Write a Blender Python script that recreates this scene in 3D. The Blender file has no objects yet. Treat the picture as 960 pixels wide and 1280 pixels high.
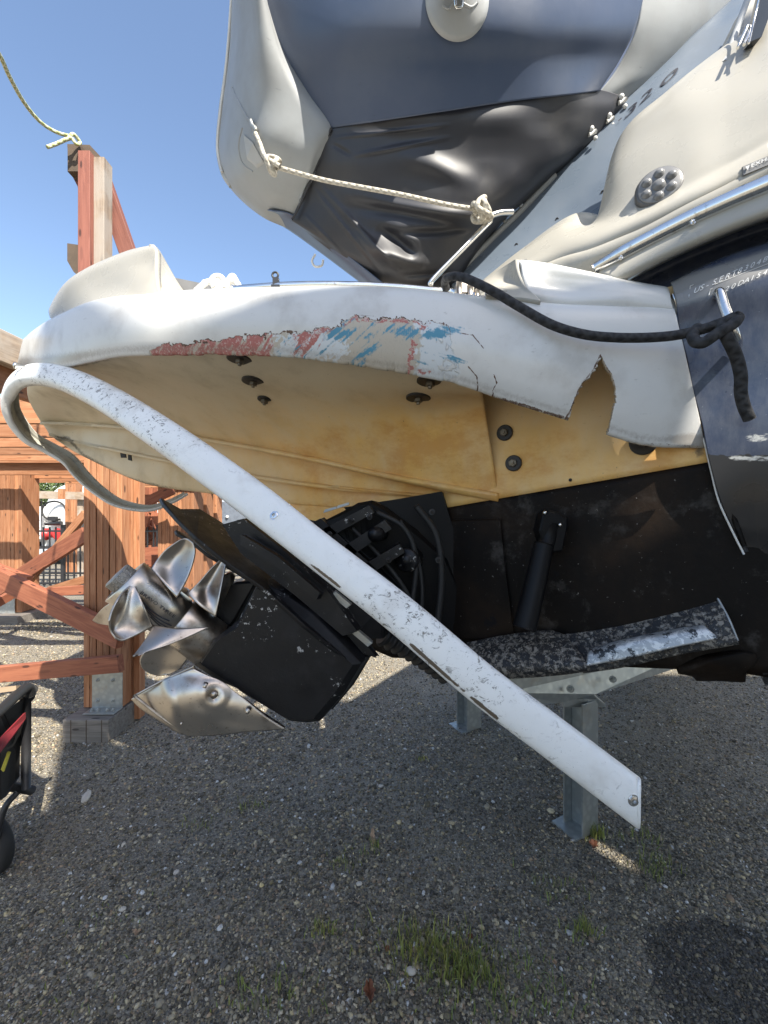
import bpy, math, random
import numpy as np
from mathutils import Vector, Matrix, Quaternion
import mathutils
scene = bpy.context.scene
COL = scene.collection
R = math.radians
random.seed(7)
rng = np.random.default_rng(11)

# ---------------------------------------------------------------- camera
cam_d = bpy.data.cameras.new('camera')
cam = bpy.data.objects.new('camera', cam_d); COL.objects.link(cam)
cam.location = (0, 0, 1.5); cam.rotation_euler = (R(90), 0, 0)
cam_d.sensor_fit = 'HORIZONTAL'; cam_d.sensor_width = 36; cam_d.lens = 19.5
cam_d.clip_start = 0.02; cam_d.clip_end = 2000
scene.camera = cam
# ---------------------------------------------------------------- sky and sun
SUN_EL, SUN_AZ = 47.0, 145.0          # azimuth clockwise from +Y (the view direction)
world = bpy.data.worlds.new('World'); scene.world = world; world.use_nodes = True
wn = world.node_tree.nodes; wl = world.node_tree.links
sky = wn.new('ShaderNodeTexSky'); sky.sky_type = 'NISHITA'; sky.sun_disc = False
sky.sun_elevation = R(SUN_EL); sky.sun_rotation = R(SUN_AZ)
sky.air_density = 1.0; sky.dust_density = 1.2; sky.ozone_density = 1.0
bg = wn['Background']; bg.inputs['Strength'].default_value = 0.12
wl.new(sky.outputs['Color'], bg.inputs['Color'])
sd = Vector((math.sin(R(SUN_AZ)) * math.cos(R(SUN_EL)), math.cos(R(SUN_AZ)) * math.cos(R(SUN_EL)), math.sin(R(SUN_EL))))
sun_d = bpy.data.lights.new('sun', 'SUN'); sun_d.energy = 5.0; sun_d.angle = R(0.5); sun_d.color = (1.0, 0.94, 0.84)
sun = bpy.data.objects.new('sun', sun_d); COL.objects.link(sun)
sun.rotation_euler = sd.to_track_quat('Z', 'Y').to_euler()
scene.view_settings.view_transform = 'Standard'; scene.view_settings.look = 'None'
scene.view_settings.gamma = 1.0; scene.view_settings.exposure = 1.28
scene.cycles.max_bounces = 8; scene.cycles.diffuse_bounces = 5

# ---------------------------------------------------------------- measuring: photograph pixel + distance -> metres
F_PX = 520.0
def P(px, py, Y): return Vector(((px - 480) / F_PX * Y, Y, 1.5 + (640 - py) / F_PX * Y))
def G(px, py):                        # a point on the ground
    Y = 1.5 * F_PX / (py - 640); return Vector(((px - 480) / F_PX * Y, Y, 0))

# ---------------------------------------------------------------- noise on arrays
def _h(ix, iy, s):
    n = (ix.astype(np.int64) * 374761393 + iy.astype(np.int64) * 668265263 + s * 982451653) & 0x7fffffff
    n = (n ^ (n >> 13)) * 1274126177 & 0x7fffffff
    return ((n ^ (n >> 16)) & 0xffff) / 65535.0
def vn(x, y, s=0):
    ix = np.floor(x); iy = np.floor(y); fx = x - ix; fy = y - iy
    fx = fx * fx * (3 - 2 * fx); fy = fy * fy * (3 - 2 * fy)
    a = _h(ix, iy, s); b = _h(ix + 1, iy, s); c = _h(ix, iy + 1, s); d = _h(ix + 1, iy + 1, s)
    return (a * (1 - fx) + b * fx) * (1 - fy) + (c * (1 - fx) + d * fx) * fy
def fbm(x, y, s=0, o=4):
    r = 0; a = .5; t = 0
    for i in range(o):
        r = r + a * vn(x * 2 ** i, y * 2 ** i, s + i * 17); t += a; a *= .55
    return r / t
def sst(a, b, x): t = np.clip((x - a) / (b - a), 0, 1); return t * t * (3 - 2 * t)

# ---------------------------------------------------------------- materials
def rgb(r, g, b):                     # sRGB bytes -> linear
    f = lambda c: (c / 255 / 12.92) if c <= 10 else ((c / 255 + .055) / 1.055) ** 2.4
    return (f(r), f(g), f(b))
class Mat:
    def __init__(s, name, col, rough=.5, metal=0, coords='Object'):
        s.m = bpy.data.materials.new(name); s.m.use_nodes = True; s.t = s.m.node_tree
        s.n = s.t.nodes; s.b = s.n['Principled BSDF']; s.L = s.t.links.new
        s.b.inputs['Base Color'].default_value = (*col, 1)
        s.b.inputs['Roughness'].default_value = rough; s.b.inputs['Metallic'].default_value = metal
        s.tc = s.n.new('ShaderNodeTexCoord'); s.co = s.tc.outputs[coords]
        c = s.n.new('ShaderNodeRGB'); c.outputs[0].default_value = (*col, 1); s.c = c.outputs[0]
        s.rg = None; s.bm = None
    def mapping(s, scale=(1, 1, 1), rot=(0, 0, 0), src=None):
        m = s.n.new('ShaderNodeMapping'); m.inputs['Scale'].default_value = scale; m.inputs['Rotation'].default_value = rot
        s.L(src or s.co, m.inputs[0]); return m.outputs[0]
    def noise(s, scale=5, detail=4, rough=.55, stretch=None, dist=0, rot=(0, 0, 0), src=None):
        t = s.n.new('ShaderNodeTexNoise'); t.inputs['Scale'].default_value = scale; t.inputs['Detail'].default_value = detail
        t.inputs['Roughness'].default_value = rough; t.inputs['Distortion'].default_value = dist
        s.L(s.mapping(stretch or (1, 1, 1), rot, src), t.inputs['Vector']); return t.outputs['Fac']
    def voro(s, scale=5, feature='F1', out='Distance', src=None, stretch=None):
        t = s.n.new('ShaderNodeTexVoronoi'); t.feature = feature; t.inputs['Scale'].default_value = scale
        s.L(s.mapping(stretch or (1, 1, 1), src=src), t.inputs['Vector']); return t.outputs[out]
    def ramp(s, fac, lo, hi, a=0.0, b=1.0):
        r = s.n.new('ShaderNodeMapRange'); r.inputs['From Min'].default_value = lo; r.inputs['From Max'].default_value = hi
        r.inputs['To Min'].default_value = a; r.inputs['To Max'].default_value = b; r.interpolation_type = 'SMOOTHSTEP'
        s.L(fac, r.inputs['Value']); return r.outputs['Result']
    def math(s, op, a, b=None):
        m = s.n.new('ShaderNodeMath'); m.operation = op
        for i, v in enumerate((a, b)):
            if v is None: continue
            if hasattr(v, 'links'): s.L(v, m.inputs[i])
            else: m.inputs[i].default_value = v
        return m.outputs[0]
    def attr(s, name, out='Fac'):
        a = s.n.new('ShaderNodeAttribute'); a.attribute_name = name; return a.outputs[out]
    def mix(s, fac, col, amt=1.0):
        m = s.n.new('ShaderNodeMix'); m.data_type = 'RGBA'
        if amt != 1.0: fac = s.math('MULTIPLY', fac, amt)
        s.L(fac, m.inputs['Factor']); s.L(s.c, m.inputs['A'])
        if hasattr(col, 'links'): s.L(col, m.inputs['B'])
        else: m.inputs['B'].default_value = (*col, 1)
        s.c = m.outputs['Result']; return s
    def rough(s, fac, a, b):
        r = s.ramp(fac, 0, 1, a, b); s.L(r, s.b.inputs['Roughness']); return s
    def bump(s, h, strength=.3, dist=.002):
        b = s.n.new('ShaderNodeBump'); b.inputs['Strength'].default_value = strength; b.inputs['Distance'].default_value = dist
        s.L(h, b.inputs['Height'])
        if s.bm: s.L(s.bm, b.inputs['Normal'])
        s.bm = b.outputs[0]; s.L(s.bm, s.b.inputs['Normal']); return s
    def objrand(s): 
        o = s.n.new('ShaderNodeObjectInfo'); return o.outputs['Random']
    def vary(s, amt=.25):
        h = s.n.new('ShaderNodeHueSaturation'); s.L(s.c, h.inputs['Color'])
        s.L(s.ramp(s.objrand(), 0, 1, 1 - amt, 1 + amt), h.inputs['Value']); s.c = h.outputs[0]; return s
    def done(s):
        s.L(s.c, s.b.inputs['Base Color']); return s.m

def gelcoat(name, col, dirt, amt=.5, rough=.3):
    m = Mat(name, col, rough)
    n = m.noise(6, 6, .6); m.mix(m.ramp(n, .48, .72), dirt, amt)
    n2 = m.noise(45, 5, .7, stretch=(1, 1, 2.5)); m.mix(m.ramp(n2, .62, .74), tuple(c * .55 for c in dirt), amt * .8)
    sc = m.noise(160, 3, .7, stretch=(.25, 1, 3), dist=.6); m.mix(m.ramp(sc, .68, .74), tuple(c * .5 for c in dirt), amt * .6)
    m.rough(m.ramp(n, .3, .7), rough * .8, min(1, rough * 1.8))
    m.bump(m.noise(9, 2), .12, .004); m.bump(n2, .12, .001)
    return m
def wood(name, a, b, dark, rough=.75, weather=None):
    m = Mat(name, a, rough)
    src = m.n.new('ShaderNodeVectorMath'); src.operation = 'ADD'; m.L(m.co, src.inputs[0])
    sc = m.n.new('ShaderNodeVectorMath'); sc.operation = 'SCALE'; sc.inputs[0].default_value = (3.1, 7.7, 5.3); m.L(m.objrand(), sc.inputs['Scale'])
    m.L(sc.outputs[0], src.inputs[1]); v = src.outputs[0]
    g = m.noise(7, 5, .6, stretch=(.35, 5, 5), dist=1.2, src=v); m.mix(m.ramp(g, .35, .65), b)
    g2 = m.noise(30, 4, .6, stretch=(.12, 4, 4), dist=.5, src=v); m.mix(m.ramp(g2, .56, .74), dark, .5)
    k = m.voro(8, src=v, stretch=(.6, 2.0, 2.0)); m.mix(m.ramp(k, .17, .10), tuple(c * .45 for c in dark), .9)
    k2 = m.voro(8, src=v, stretch=(.45, 2.0, 2.0)); m.mix(m.ramp(k2, .24, .12), dark, .35)
    if weather: m.mix(m.ramp(m.noise(5, 4, src=v), .35, .6), weather, .85)
    m.vary(.22)
    m.bump(g2, .35, .003); return m.done()

MT = {}
MT['deck_white'] = gelcoat('deck_white', (.68, .665, .62), (.30, .27, .22), .45, .28).done()
# the side of the platform: painted damage comes from the mesh's own attributes
m = gelcoat('rim_white', (.63, .625, .60), (.34, .31, .27), .42, .26)
fine = m.noise(140, 5, .75, stretch=(1, 1, .6), dist=.8); fine2 = m.noise(320, 4, .7); 
def thr(m, at, nz, w=.12, k=.75):     # attribute + noise, thresholded so the edge is ragged
    s = m.math('ADD', m.attr(at), m.math('MULTIPLY', m.math('SUBTRACT', nz, .5), k)); return m.ramp(s, .5 - w, .5 + w)
chip = thr(m, 'chip', fine, .05, .3); m.mix(chip, (.50, .45, .37))
m.mix(m.math('MULTIPLY', chip, m.ramp(m.noise(200, 4, .8, stretch=(1.6, 1, .28), rot=(0, R(38), 0)), .58, .66)), (.30, .27, .23), .7); m.mix(thr(m, 'pale', fine, .10, .9), (.62, .65, .66))
fib = m.noise(210, 4, .8, stretch=(1, 1, .5), rot=(0, R(30), 0), dist=.5); m.mix(thr(m, 'red', fib, .10, .55), (.42, .15, .13)); m.mix(m.math('MULTIPLY', thr(m, 'red', fib, .1, .5), m.ramp(m.noise(150, 3, .8), .54, .62)), (.62, .50, .46), .8)
m.mix(thr(m, 'blue', m.noise(170, 3, .7, stretch=(1.6, 1, .28), rot=(0, R(35), 0), dist=.3), .16, .5), (.09, .27, .38))
m.mix(thr(m, 'edge', fine2, .08, .5), (.12, .07, .05))
m.mix(thr(m, 'grime', fine, .25, .8), (.22, .18, .14), .55)
m.bump(chip, .8, -.0025); m.bump(fine, .15, .002)
rg = m.ramp(chip, 0, 1, .25, .75); m.L(rg, m.b.inputs['Roughness'])
MT['rim_white'] = m.done()
MT['edge_grp'] = Mat('torn_glassfibre', (.42, .36, .27), .8).done()
MT['cream'] = gelcoat('cream_gelcoat', (.37, .352, .305), (.27, .24, .185), .22, .25).done()
m = gelcoat('underside_tan', (.62, .56, .43), (.36, .31, .23), .5, .42)
m.mix(m.math('MULTIPLY', m.attr('stain'), m.ramp(m.noise(11, 6, .65, stretch=(1, 1, .35)), .15, .75, .6, 1)), (.74, .44, .12))
m.mix(m.ramp(m.math('MULTIPLY', m.attr('stain'), m.noise(9, 7, .75, stretch=(.6, .6, 1))), .40, .62), (.56, .25, .05), .6)
m.mix(m.ramp(m.noise(90, 4, .7), .66, .74), (.09, .07, .05), .6)
m.mix(thr(m, 'grime', m.noise(60, 5, .7), .2, .8), (.05, .045, .035), .8)
MT['tan'] = m.done()
m = Mat('antifoul', (.005, .004, .0035), .5)
m.b.inputs['Specular IOR Level'].default_value = .12; n = m.noise(5, 6, .65, stretch=(1, 1, .5)); m.mix(m.ramp(n, .42, .7), (.014, .010, .007)); m.mix(m.ramp(m.noise(9, 7, .7), .54, .72), (.055, .050, .045), .9); m.mix(m.ramp(m.noise(3.5, 5, .6), .45, .7), (.020, .012, .007), .8)
m.mix(m.ramp(m.noise(8, 5, .7), .62, .68), (.006, .006, .007)); m.mix(m.ramp(m.noise(120, 3), .7, .76), (.3, .28, .25), .6)
m.rough(n, .35, .8); m.bump(m.noise(30, 6, .7), .4, .003); MT['antifoul'] = m.done()
m = Mat('navy_gelcoat', (.022, .034, .070), .2)
m.mix(m.ramp(m.noise(40, 6, .75, stretch=(1, 1, .4)), .25, .8), (.13, .14, .16), .5); m.mix(m.ramp(m.noise(150, 3, .7, stretch=(.3, 1, 1)), .70, .76), (.32, .34, .36), .7)
m.mix(thr(m, 'antif', m.noise(70, 5, .7, stretch=(.5, .5, 1)), .05, .35), (.018, .017, .017))
m.mix(thr(m, 'scuff', m.noise(90, 5, .8, stretch=(.4, 1, 1.8)), .08, .9), (.5, .5, .47))
m.mix(thr(m, 'oxide', m.noise(60, 5, .7, stretch=(.4, 1, 3)), .3, .5), (.22, .215, .205), .95)
m.rough(m.ramp(m.noise(9, 4), .3, .7), .22, .48); m.bump(m.noise(12, 2), .1, .004); MT['navy'] = m.done()
m = Mat('chrome', (.72, .71, .68), .14, 1); m.mix(m.ramp(m.noise(60, 5, .7), .58, .72), (.35, .30, .24), .7); m.rough(m.noise(25, 5, .7), .05, .34); MT['chrome'] = m.done()
m = Mat('stainless', (.52, .465, .40), .28, 1); m.mix(m.ramp(m.noise(14, 5, .6), .5, .72), (.24, .19, .15), .8); m.mix(m.ramp(m.noise(90, 4, .7), .6, .7), (.16, .13, .10), .6); m.rough(m.noise(9, 4, .6), .20, .46)
m.bump(m.noise(90, 3), .06, .001); MT['stainless'] = m.done()
m = Mat('knurled', (.33, .31, .28), .5, .8); m.bump(m.voro(260), .8, .002); MT['knurled'] = m.done()
m = Mat('galvanised', (.42, .44, .43), .45, .7); m.mix(m.ramp(m.voro(30, out='Distance'), .2, .6), (.30, .32, .32), .6); m.mix(m.ramp(m.noise(9, 5), .55, .7), (.35, .30, .22), .4); m.rough(m.noise(20, 4), .3, .6); MT['galv'] = m.done()
m = Mat('black_paint', (.007, .007, .008), .32)
m.b.inputs['Specular IOR Level'].default_value = .3; m.mix(m.ramp(m.noise(10, 5, .6), .5, .75), (.018, .018, .020), .8)
cm = m.math('MULTIPLY', m.ramp(m.noise(7, 3), .54, .62), m.ramp(m.noise(60, 4, .8), .60, .625)); m.mix(cm, (.42, .41, .39)); m.mix(m.ramp(m.noise(230, 2), .78, .82), (.4, .4, .38), .6)
m.rough(m.noise(12, 5, .7), .2, .62); m.bump(m.noise(70, 5, .7), .3, .002); MT['black'] = m.done()
m = Mat('black_rubber', (.012, .012, .012), .6); m.bump(m.noise(40, 4), .3, .002); MT['rubber'] = m.done()
m = Mat('flaking_paint', (.016, .017, .019), .5)
fl = m.noise(62, 7, .78, dist=.4); m.mix(m.ramp(fl, .50, .55), (.20, .185, .16)); m.mix(m.ramp(m.noise(120, 5, .75), .58, .62), (.36, .35, .32), .8); m.mix(m.ramp(m.noise(12, 5, .7), .52, .60), (.014, .015, .017), .85)
m.bump(m.ramp(fl, .50, .535), .8, -.0025); m.rough(fl, .35, .8); MT['flaking'] = m.done()
m = Mat('strip_white', (.82, .82, .79), .35)
fl = m.noise(75, 6, .8, stretch=(.7, .7, 1), dist=1.0); m.mix(m.ramp(m.noise(7, 4, .6), .5, .75), (.50, .46, .40), .5)
band = m.ramp(m.noise(3.2, 3, .6), .44, .56)
m.mix(m.math('MULTIPLY', band, m.ramp(fl, .565, .59)), (.20, .19, .17)); m.mix(thr(m, 'edge', m.noise(55, 6, .8, stretch=(1, 1, 1)), .06, .9), (.13, .10, .07))
m.mix(m.ramp(m.noise(240, 3, .7), .67, .71), (.22, .20, .18), .55)
m.bump(m.ramp(fl, .55, .6), .4, -.001); MT['strip'] = m.done()
m = Mat('worn_aluminium', (.34, .36, .37), .45, .5); fl = m.noise(45, 6, .75, dist=.8); m.mix(m.ramp(fl, .50, .54), (.60, .61, .60)); m.mix(m.ramp(m.noise(30, 6, .75), .55, .58), (.04, .045, .05)); m.bump(fl, .5, .002); MT['worn_alu'] = m.done()
m = Mat('strip_back', (.42, .41, .35), .6); m.mix(m.ramp(m.noise(50, 5), .5, .7), (.22, .20, .17), .6); MT['strip_back'] = m.done()
def fabric(name, col, col2, rough, b=.15):
    m = Mat(name, col, rough); m.mix(m.ramp(m.noise(4, 5, .6), .4, .7), col2, .7); m.mix(m.ramp(m.noise(60, 4, .75, stretch=(.4, 1, 1.6)), .64, .74), tuple(c * .5 for c in col2), .4)
    m.mix(m.ramp(m.noise(26, 6, .8, stretch=(.25, 1, 2.2), rot=(0, R(25), 0)), .69, .73), tuple(min(1, c * 3 + .05) for c in col), .3)
    m.rough(m.noise(8, 5), rough * .8, rough * 1.3); m.bump(m.noise(7, 3, .6), b, .01); m.bump(m.noise(400, 2), .08, .0005); return m.done()
MT['pvc_grey'] = fabric('pvc_grey', (.31, .325, .33), (.25, .255, .25), .5)
MT['pvc_navy'] = fabric('pvc_navy', (.060, .082, .135), (.085, .105, .15), .36)
MT['pvc_black'] = fabric('pvc_black', (.026, .027, .033), (.055, .053, .052), .46, .06)
MT['pvc_patch'] = fabric('pvc_patch', (.40, .41, .41), (.32, .32, .30), .5)
MT['panel_blue'] = gelcoat('panel_bluegrey', (.12, .15, .19), (.11, .125, .14), .25, .3).done()
def rope_mat(name, col, col2, sp=22):
    m = Mat(name, col, .75, coords='UV')
    w = m.n.new('ShaderNodeTexWave'); w.inputs['Scale'].default_value = 1; w.bands_direction = 'DIAGONAL'; m.L(m.mapping((sp, 1.2566, 0.001)), w.inputs['Vector'])
    w2 = m.n.new('ShaderNodeTexWave'); w2.inputs['Scale'].default_value = 1; w2.bands_direction = 'DIAGONAL'; m.L(m.mapping((sp, -1.2566, 0.001)), w2.inputs['Vector'])
    h = m.math('MAXIMUM', w.outputs['Fac'], w2.outputs['Fac']); m.mix(m.ramp(h, .5, 1), col2, .8); m.bump(h, .9, .002); return m.done()
MT['rope_black'] = rope_mat('rope_black', (.012, .012, .013), (.032, .032, .034))
MT['rope_beige'] = rope_mat('rope_beige', (.36, .33, .27), (.50, .47, .40), 26)
MT['rope_lime'] = rope_mat('rope_lime', (.30, .32, .12), (.55, .56, .40), 14)
MT['cedar'] = wood('timber_orange', rgb(160, 114, 82), rgb(140, 92, 60), rgb(84, 52, 36))
MT['redwood'] = wood('timber_red', rgb(146, 90, 64), rgb(126, 72, 50), rgb(86, 48, 34))
MT['darkred'] = wood('timber_dark_red', rgb(128, 80, 66), rgb(112, 66, 54), rgb(80, 46, 40))
MT['oldwood'] = wood('timber_weathered', rgb(150, 134, 116), rgb(120, 104, 88), rgb(84, 66, 54), weather=rgb(150, 142, 132))
MT['greywood'] = wood('timber_grey_block', rgb(120, 114, 106), rgb(96, 90, 84), rgb(62, 56, 52))
m = Mat('gravel_ground', (.20, .175, .13), .9)
v = m.voro(110, out='Color'); sp = m.n.new('ShaderNodeSeparateColor'); m.L(v, sp.inputs[0]); m.mix(m.ramp(sp.outputs[0], 0, 1), (.31, .28, .22), .8); m.mix(m.ramp(sp.outputs[1], .6, .95), (.08, .075, .07), .8)
m.mix(m.ramp(m.noise(.8, 5), .45, .65), (.36, .32, .25), .5)
m.mix(m.ramp(m.attr('damp'), .45, .6), (.055, .052, .05), .75)  # shadow blob painted into the gravel colour
m.bump(m.voro(110), 1.0, .012); m.bump(m.noise(25, 4), .5, .01); MT['ground'] = m.done()
m = Mat('gravel_stones', (.3, .3, .3), .8); m.c = m.attr('tint', 'Color'); m.mix(m.ramp(m.noise(120, 3), .45, .7), (.14, .13, .125), .35); MT['stones'] = m.done()
m = Mat('grass_blades', (.16, .19, .05), .6); m.c = m.attr('tint', 'Color'); MT['grass'] = m.done()
MT['leaf_brown'] = fabric('leaf_brown', (.17, .06, .025), (.10, .04, .02), .7)
MT['leaf_tan'] = fabric('leaf_tan', (.36, .24, .15), (.28, .18, .10), .7)
MT['pebble'] = fabric('pebble', (.50, .45, .38), (.40, .36, .30), .8)
def plain(name, col, rough=.5, metal=0, var=.15):
    m = Mat(name, col, rough, metal); m.mix(m.ramp(m.noise(12, 5), .4, .7), tuple(c * .7 for c in col), .6); m.bump(m.noise(30, 3), .1, .002); return m.done()
MT['white'] = plain('white_paint', (.75, .75, .73), .35); MT['red'] = plain('red_paint', (.45, .03, .03), .45)
MT['black_iron'] = plain('black_iron', (.02, .02, .022), .45); MT['grey_shed'] = plain('shed_blue_grey', (.42, .47, .52), .6); MT['grey_door'] = plain('door_grey', (.13, .15, .18), .5)
MT['label_grey'] = plain('label_grey', (.17, .17, .17), .5); MT['letter_white'] = plain('letter_white', (.7, .7, .68), .6); MT['letter_black'] = plain('letter_black', (.02, .02, .03), .4)
MT['red_fabric'] = fabric('red_fabric', (.20, .012, .018), (.14, .01, .012), .7); MT['board'] = plain('tan_board', (.36, .26, .17), .6); MT['yellow'] = plain('yellow_web', (.5, .42, .04), .6)
MT['brass_bolt'] = plain('bolt_dull', (.18, .15, .11), .45, .7); MT['washer'] = plain('washer_dark', (.030, .027, .025), .5, .3)
MT['vent_plastic'] = plain('vent_grey', (.17, .17, .17), .3); MT['vent_rim'] = plain('vent_rim', (.09, .09, .09), .4); MT['glass_dark'] = plain('dark_glass', (.03, .035, .04), .08)
MT['leaves'] = plain('leaves', (.075, .11, .03), .7); MT['bark'] = plain('bark', (.09, .065, .045), .9)
MT['hull_white'] = plain('hull_white', (.78, .77, .74), .3); MT['tyre'] = plain('tyre', (.015, .015, .015), .8)
MT['flat_dark'] = plain('engine_dark', (.005, .005, .0055), .5); MT['flat_dark'].node_tree.nodes['Principled BSDF'].inputs['Specular IOR Level'].default_value = .2

# ---------------------------------------------------------------- objects
def tag(o, label=None, cat=None, group=None, kind=None):
    if label: o['label'] = label
    if cat: o['category'] = cat
    if group: o['group'] = group
    if kind: o['kind'] = kind
    return o
BASE = {}                              # world origin of every empty/part, so meshes can be given in world metres
def thing(name, loc, label, cat, group=None):
    o = bpy.data.objects.new(name, None); COL.objects.link(o); o.location = loc; o.empty_display_size = .1
    BASE[o.name] = Vector(loc); return tag(o, label, cat, group)
def crv(pts, n, closed=False):         # Catmull-Rom through rows of numbers
    A = np.array(pts, float); k = len(A)
    if closed: idx = lambda i: i % k; segs = k
    else: idx = lambda i: min(max(i, 0), k - 1); segs = k - 1
    out = []
    ts = np.linspace(0, segs, n, endpoint=not closed)
    for t in ts:
        i = int(min(t, segs - 1e-9)); f = t - i
        p0, p1, p2, p3 = A[idx(i - 1)], A[idx(i)], A[idx(i + 1)], A[idx(i + 2)]
        if not closed:
            if i == 0: p0 = 2 * p1 - p2
            if i == segs - 1: p3 = 2 * p2 - p1
        out.append(.5 * (2 * p1 + (p2 - p0) * f + (2 * p0 - 5 * p1 + 4 * p2 - p3) * f * f + (3 * p1 - p0 - 3 * p2 + p3) * f ** 3))
    return np.array(out)
def poly_at(pts, x):                   # y at x along a polyline
    a = np.array(pts, float); return np.interp(x, a[:, 0], a[:, 1])
class MB:
    def __init__(s): s.v = []; s.f = []; s.uv = {}; s.sm = []; s.at = {}
    def add(s, vs, fs, smooth=False, uvs=None):
        b = len(s.v); s.v += [tuple(v) for v in vs]
        for i, f in enumerate(fs):
            if uvs is not None: s.uv[len(s.f)] = uvs[i]
            s.f.append(tuple(b + j for j in f)); s.sm.append(smooth)
        return b
    def box(s, c, size, rot=None, bev=0):
        c = Vector(c); hx, hy, hz = [d / 2 for d in size]
        rot = rot or Matrix.Identity(3)
        vs = [c + rot @ Vector((x, y, z)) for x in (-hx, hx) for y in (-hy, hy) for z in (-hz, hz)]
        s.add(vs, [(0, 1, 3, 2), (4, 6, 7, 5), (0, 4, 5, 1), (2, 3, 7, 6), (0, 2, 6, 4), (1, 5, 7, 3)])
        return s
    def prism(s, poly, d, bev=0):      # poly: list of Vectors (planar-ish), extruded by d; bev shrinks the near face a little
        n = len(poly); c = sum((Vector(p) for p in poly), Vector()) / n; d = Vector(d)
        f = [Vector(p) for p in poly]
        b = [p + d for p in f]
        if bev:
            m = [p + d.normalized() * bev for p in f]; f2 = [p + (c - p).normalized() * bev for p in f]
            s.add(f2 + m + b, [tuple(range(n))] + [(i, (i + 1) % n, n + (i + 1) % n, n + i) for i in range(n)] + [(n + i, n + (i + 1) % n, 2 * n + (i + 1) % n, 2 * n + i) for i in range(n)] + [tuple(range(3 * n - 1, 2 * n - 1, -1))])
        else:
            s.add(f + b, [tuple(range(n))] + [(i, (i + 1) % n, n + (i + 1) % n, n + i) for i in range(n)] + [tuple(range(2 * n - 1, n - 1, -1))])
        return s
    def tube(s, pts, r, n=12, seg=None, cap=True, closed=False, smooth_path=True):
        pts = [Vector(p) for p in pts]
        if smooth_path and len(pts) > 2:
            k = seg or len(pts) * 8
            q = [Vector(p) for p in crv([tuple(p) for p in pts], k, closed)]
        else: q = pts
        k = len(q); rr = r if callable(r) else (lambda t: r)
        up = Vector((0, 0, 1)); fr = []
        prev = None; L = 0; Ls = []
        for i in range(k):
            t = (q[(i + 1) % k] - q[i - 1]) if closed else (q[min(i + 1, k - 1)] - q[max(i - 1, 0)])
            t = t.normalized() if t.length > 1e-9 else Vector((1, 0, 0))
            if prev is None:
                a = t.cross(up); a = a if a.length > .1 else t.cross(Vector((1, 0, 0))); a.normalize()
            else: a = (prev - t * prev.dot(t)); a = a.normalized() if a.length > 1e-6 else t.orthogonal().normalized()
            prev = a; fr.append((a, t.cross(a)))
            if i: L += (q[i] - q[i - 1]).length
            Ls.append(L)
        vs = [q[i] + (fr[i][0] * math.cos(2 * math.pi * j / n) + fr[i][1] * math.sin(2 * math.pi * j / n)) * rr(i / max(k - 1, 1)) for i in range(k) for j in range(n)]
        fs = []; uv = []
        for i in range(k if closed else k - 1):
            for j in range(n):
                i2 = (i + 1) % k; j2 = (j + 1) % n
                fs.append((i * n + j, i2 * n + j, i2 * n + j2, i * n + j2))
                a, b_ = Ls[i], Ls[i2] if i2 else L + .01
                uv.append(((a, j / n), (b_, j / n), (b_, (j + 1) / n), (a, (j + 1) / n)))
        base = s.add(vs, fs, True, uv)
        if cap and not closed:
            s.f.append(tuple(base + j for j in reversed(range(n)))); s.sm.append(False)
            s.f.append(tuple(base + (k - 1) * n + j for j in range(n))); s.sm.append(False)
        return s
    def lathe(s, c, axis, prof, n=24, smooth=True, ref=None):   # prof: (distance along axis, radius)
        c = Vector(c); a = Vector(axis).normalized(); u = (ref or a.orthogonal()).normalized(); w = a.cross(u)
        vs = [c + a * h + (u * math.cos(2 * math.pi * j / n) + w * math.sin(2 * math.pi * j / n)) * r for h, r in prof for j in range(n)]
        fs = [(i * n + j, i * n + (j + 1) % n, (i + 1) * n + (j + 1) % n, (i + 1) * n + j) for i in range(len(prof) - 1) for j in range(n)]
        b = s.add(vs, fs, smooth)
        s.f.append(tuple(b + j for j in reversed(range(n)))); s.sm.append(False)
        s.f.append(tuple(b + (len(prof) - 1) * n + j for j in range(n))); s.sm.append(False)
        return s
    def ball(s, c, r, n=12, sc=(1, 1, 1)):
        c = Vector(c); vs = []; fs = []
        for i in range(n // 2 + 1):
            th = math.pi * i / (n // 2)
            for j in range(n): vs.append(c + Vector((sc[0] * math.sin(th) * math.cos(2 * math.pi * j / n), sc[1] * math.sin(th) * math.sin(2 * math.pi * j / n), sc[2] * math.cos(th))) * r)
        for i in range(n // 2):
            for j in range(n): fs.append((i * n + j, (i + 1) * n + j, (i + 1) * n + (j + 1) % n, i * n + (j + 1) % n))
        s.add(vs, fs, True); return s
    def build(s, name, mat, parent=None, solid=0, off=-1, bevel=0, edge_mat=None, auto=None):
        me = bpy.data.meshes.new(name)
        org = BASE.get(parent.name, Vector()) if parent is not None else Vector()
        if parent is None and s.v:
            A = np.array(s.v); org = Vector(((A[:, 0].min() + A[:, 0].max()) / 2, (A[:, 1].min() + A[:, 1].max()) / 2, A[:, 2].min()))
        A = np.array([tuple(v) for v in s.v], float) - np.array(org)
        me.from_pydata(A.tolist(), [], s.f); me.polygons.foreach_set('use_smooth', s.sm)
        if s.uv:
            ul = me.uv_layers.new(name='UVMap')
            for pi, uv in s.uv.items():
                ls = me.polygons[pi].loop_start
                for j, q in enumerate(uv): ul.data[ls + j].uv = q
        for an, arr in s.at.items():
            arr = np.asarray(arr)
            if arr.ndim == 1: a = me.attributes.new(an, 'FLOAT', 'POINT'); a.data.foreach_set('value', arr.astype(np.float32))
            else: a = me.attributes.new(an, 'FLOAT_COLOR', 'POINT'); a.data.foreach_set('color', np.c_[arr, np.ones(len(arr))].astype(np.float32).ravel())
        if mat: me.materials.append(MT[mat] if isinstance(mat, str) else mat)
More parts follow.
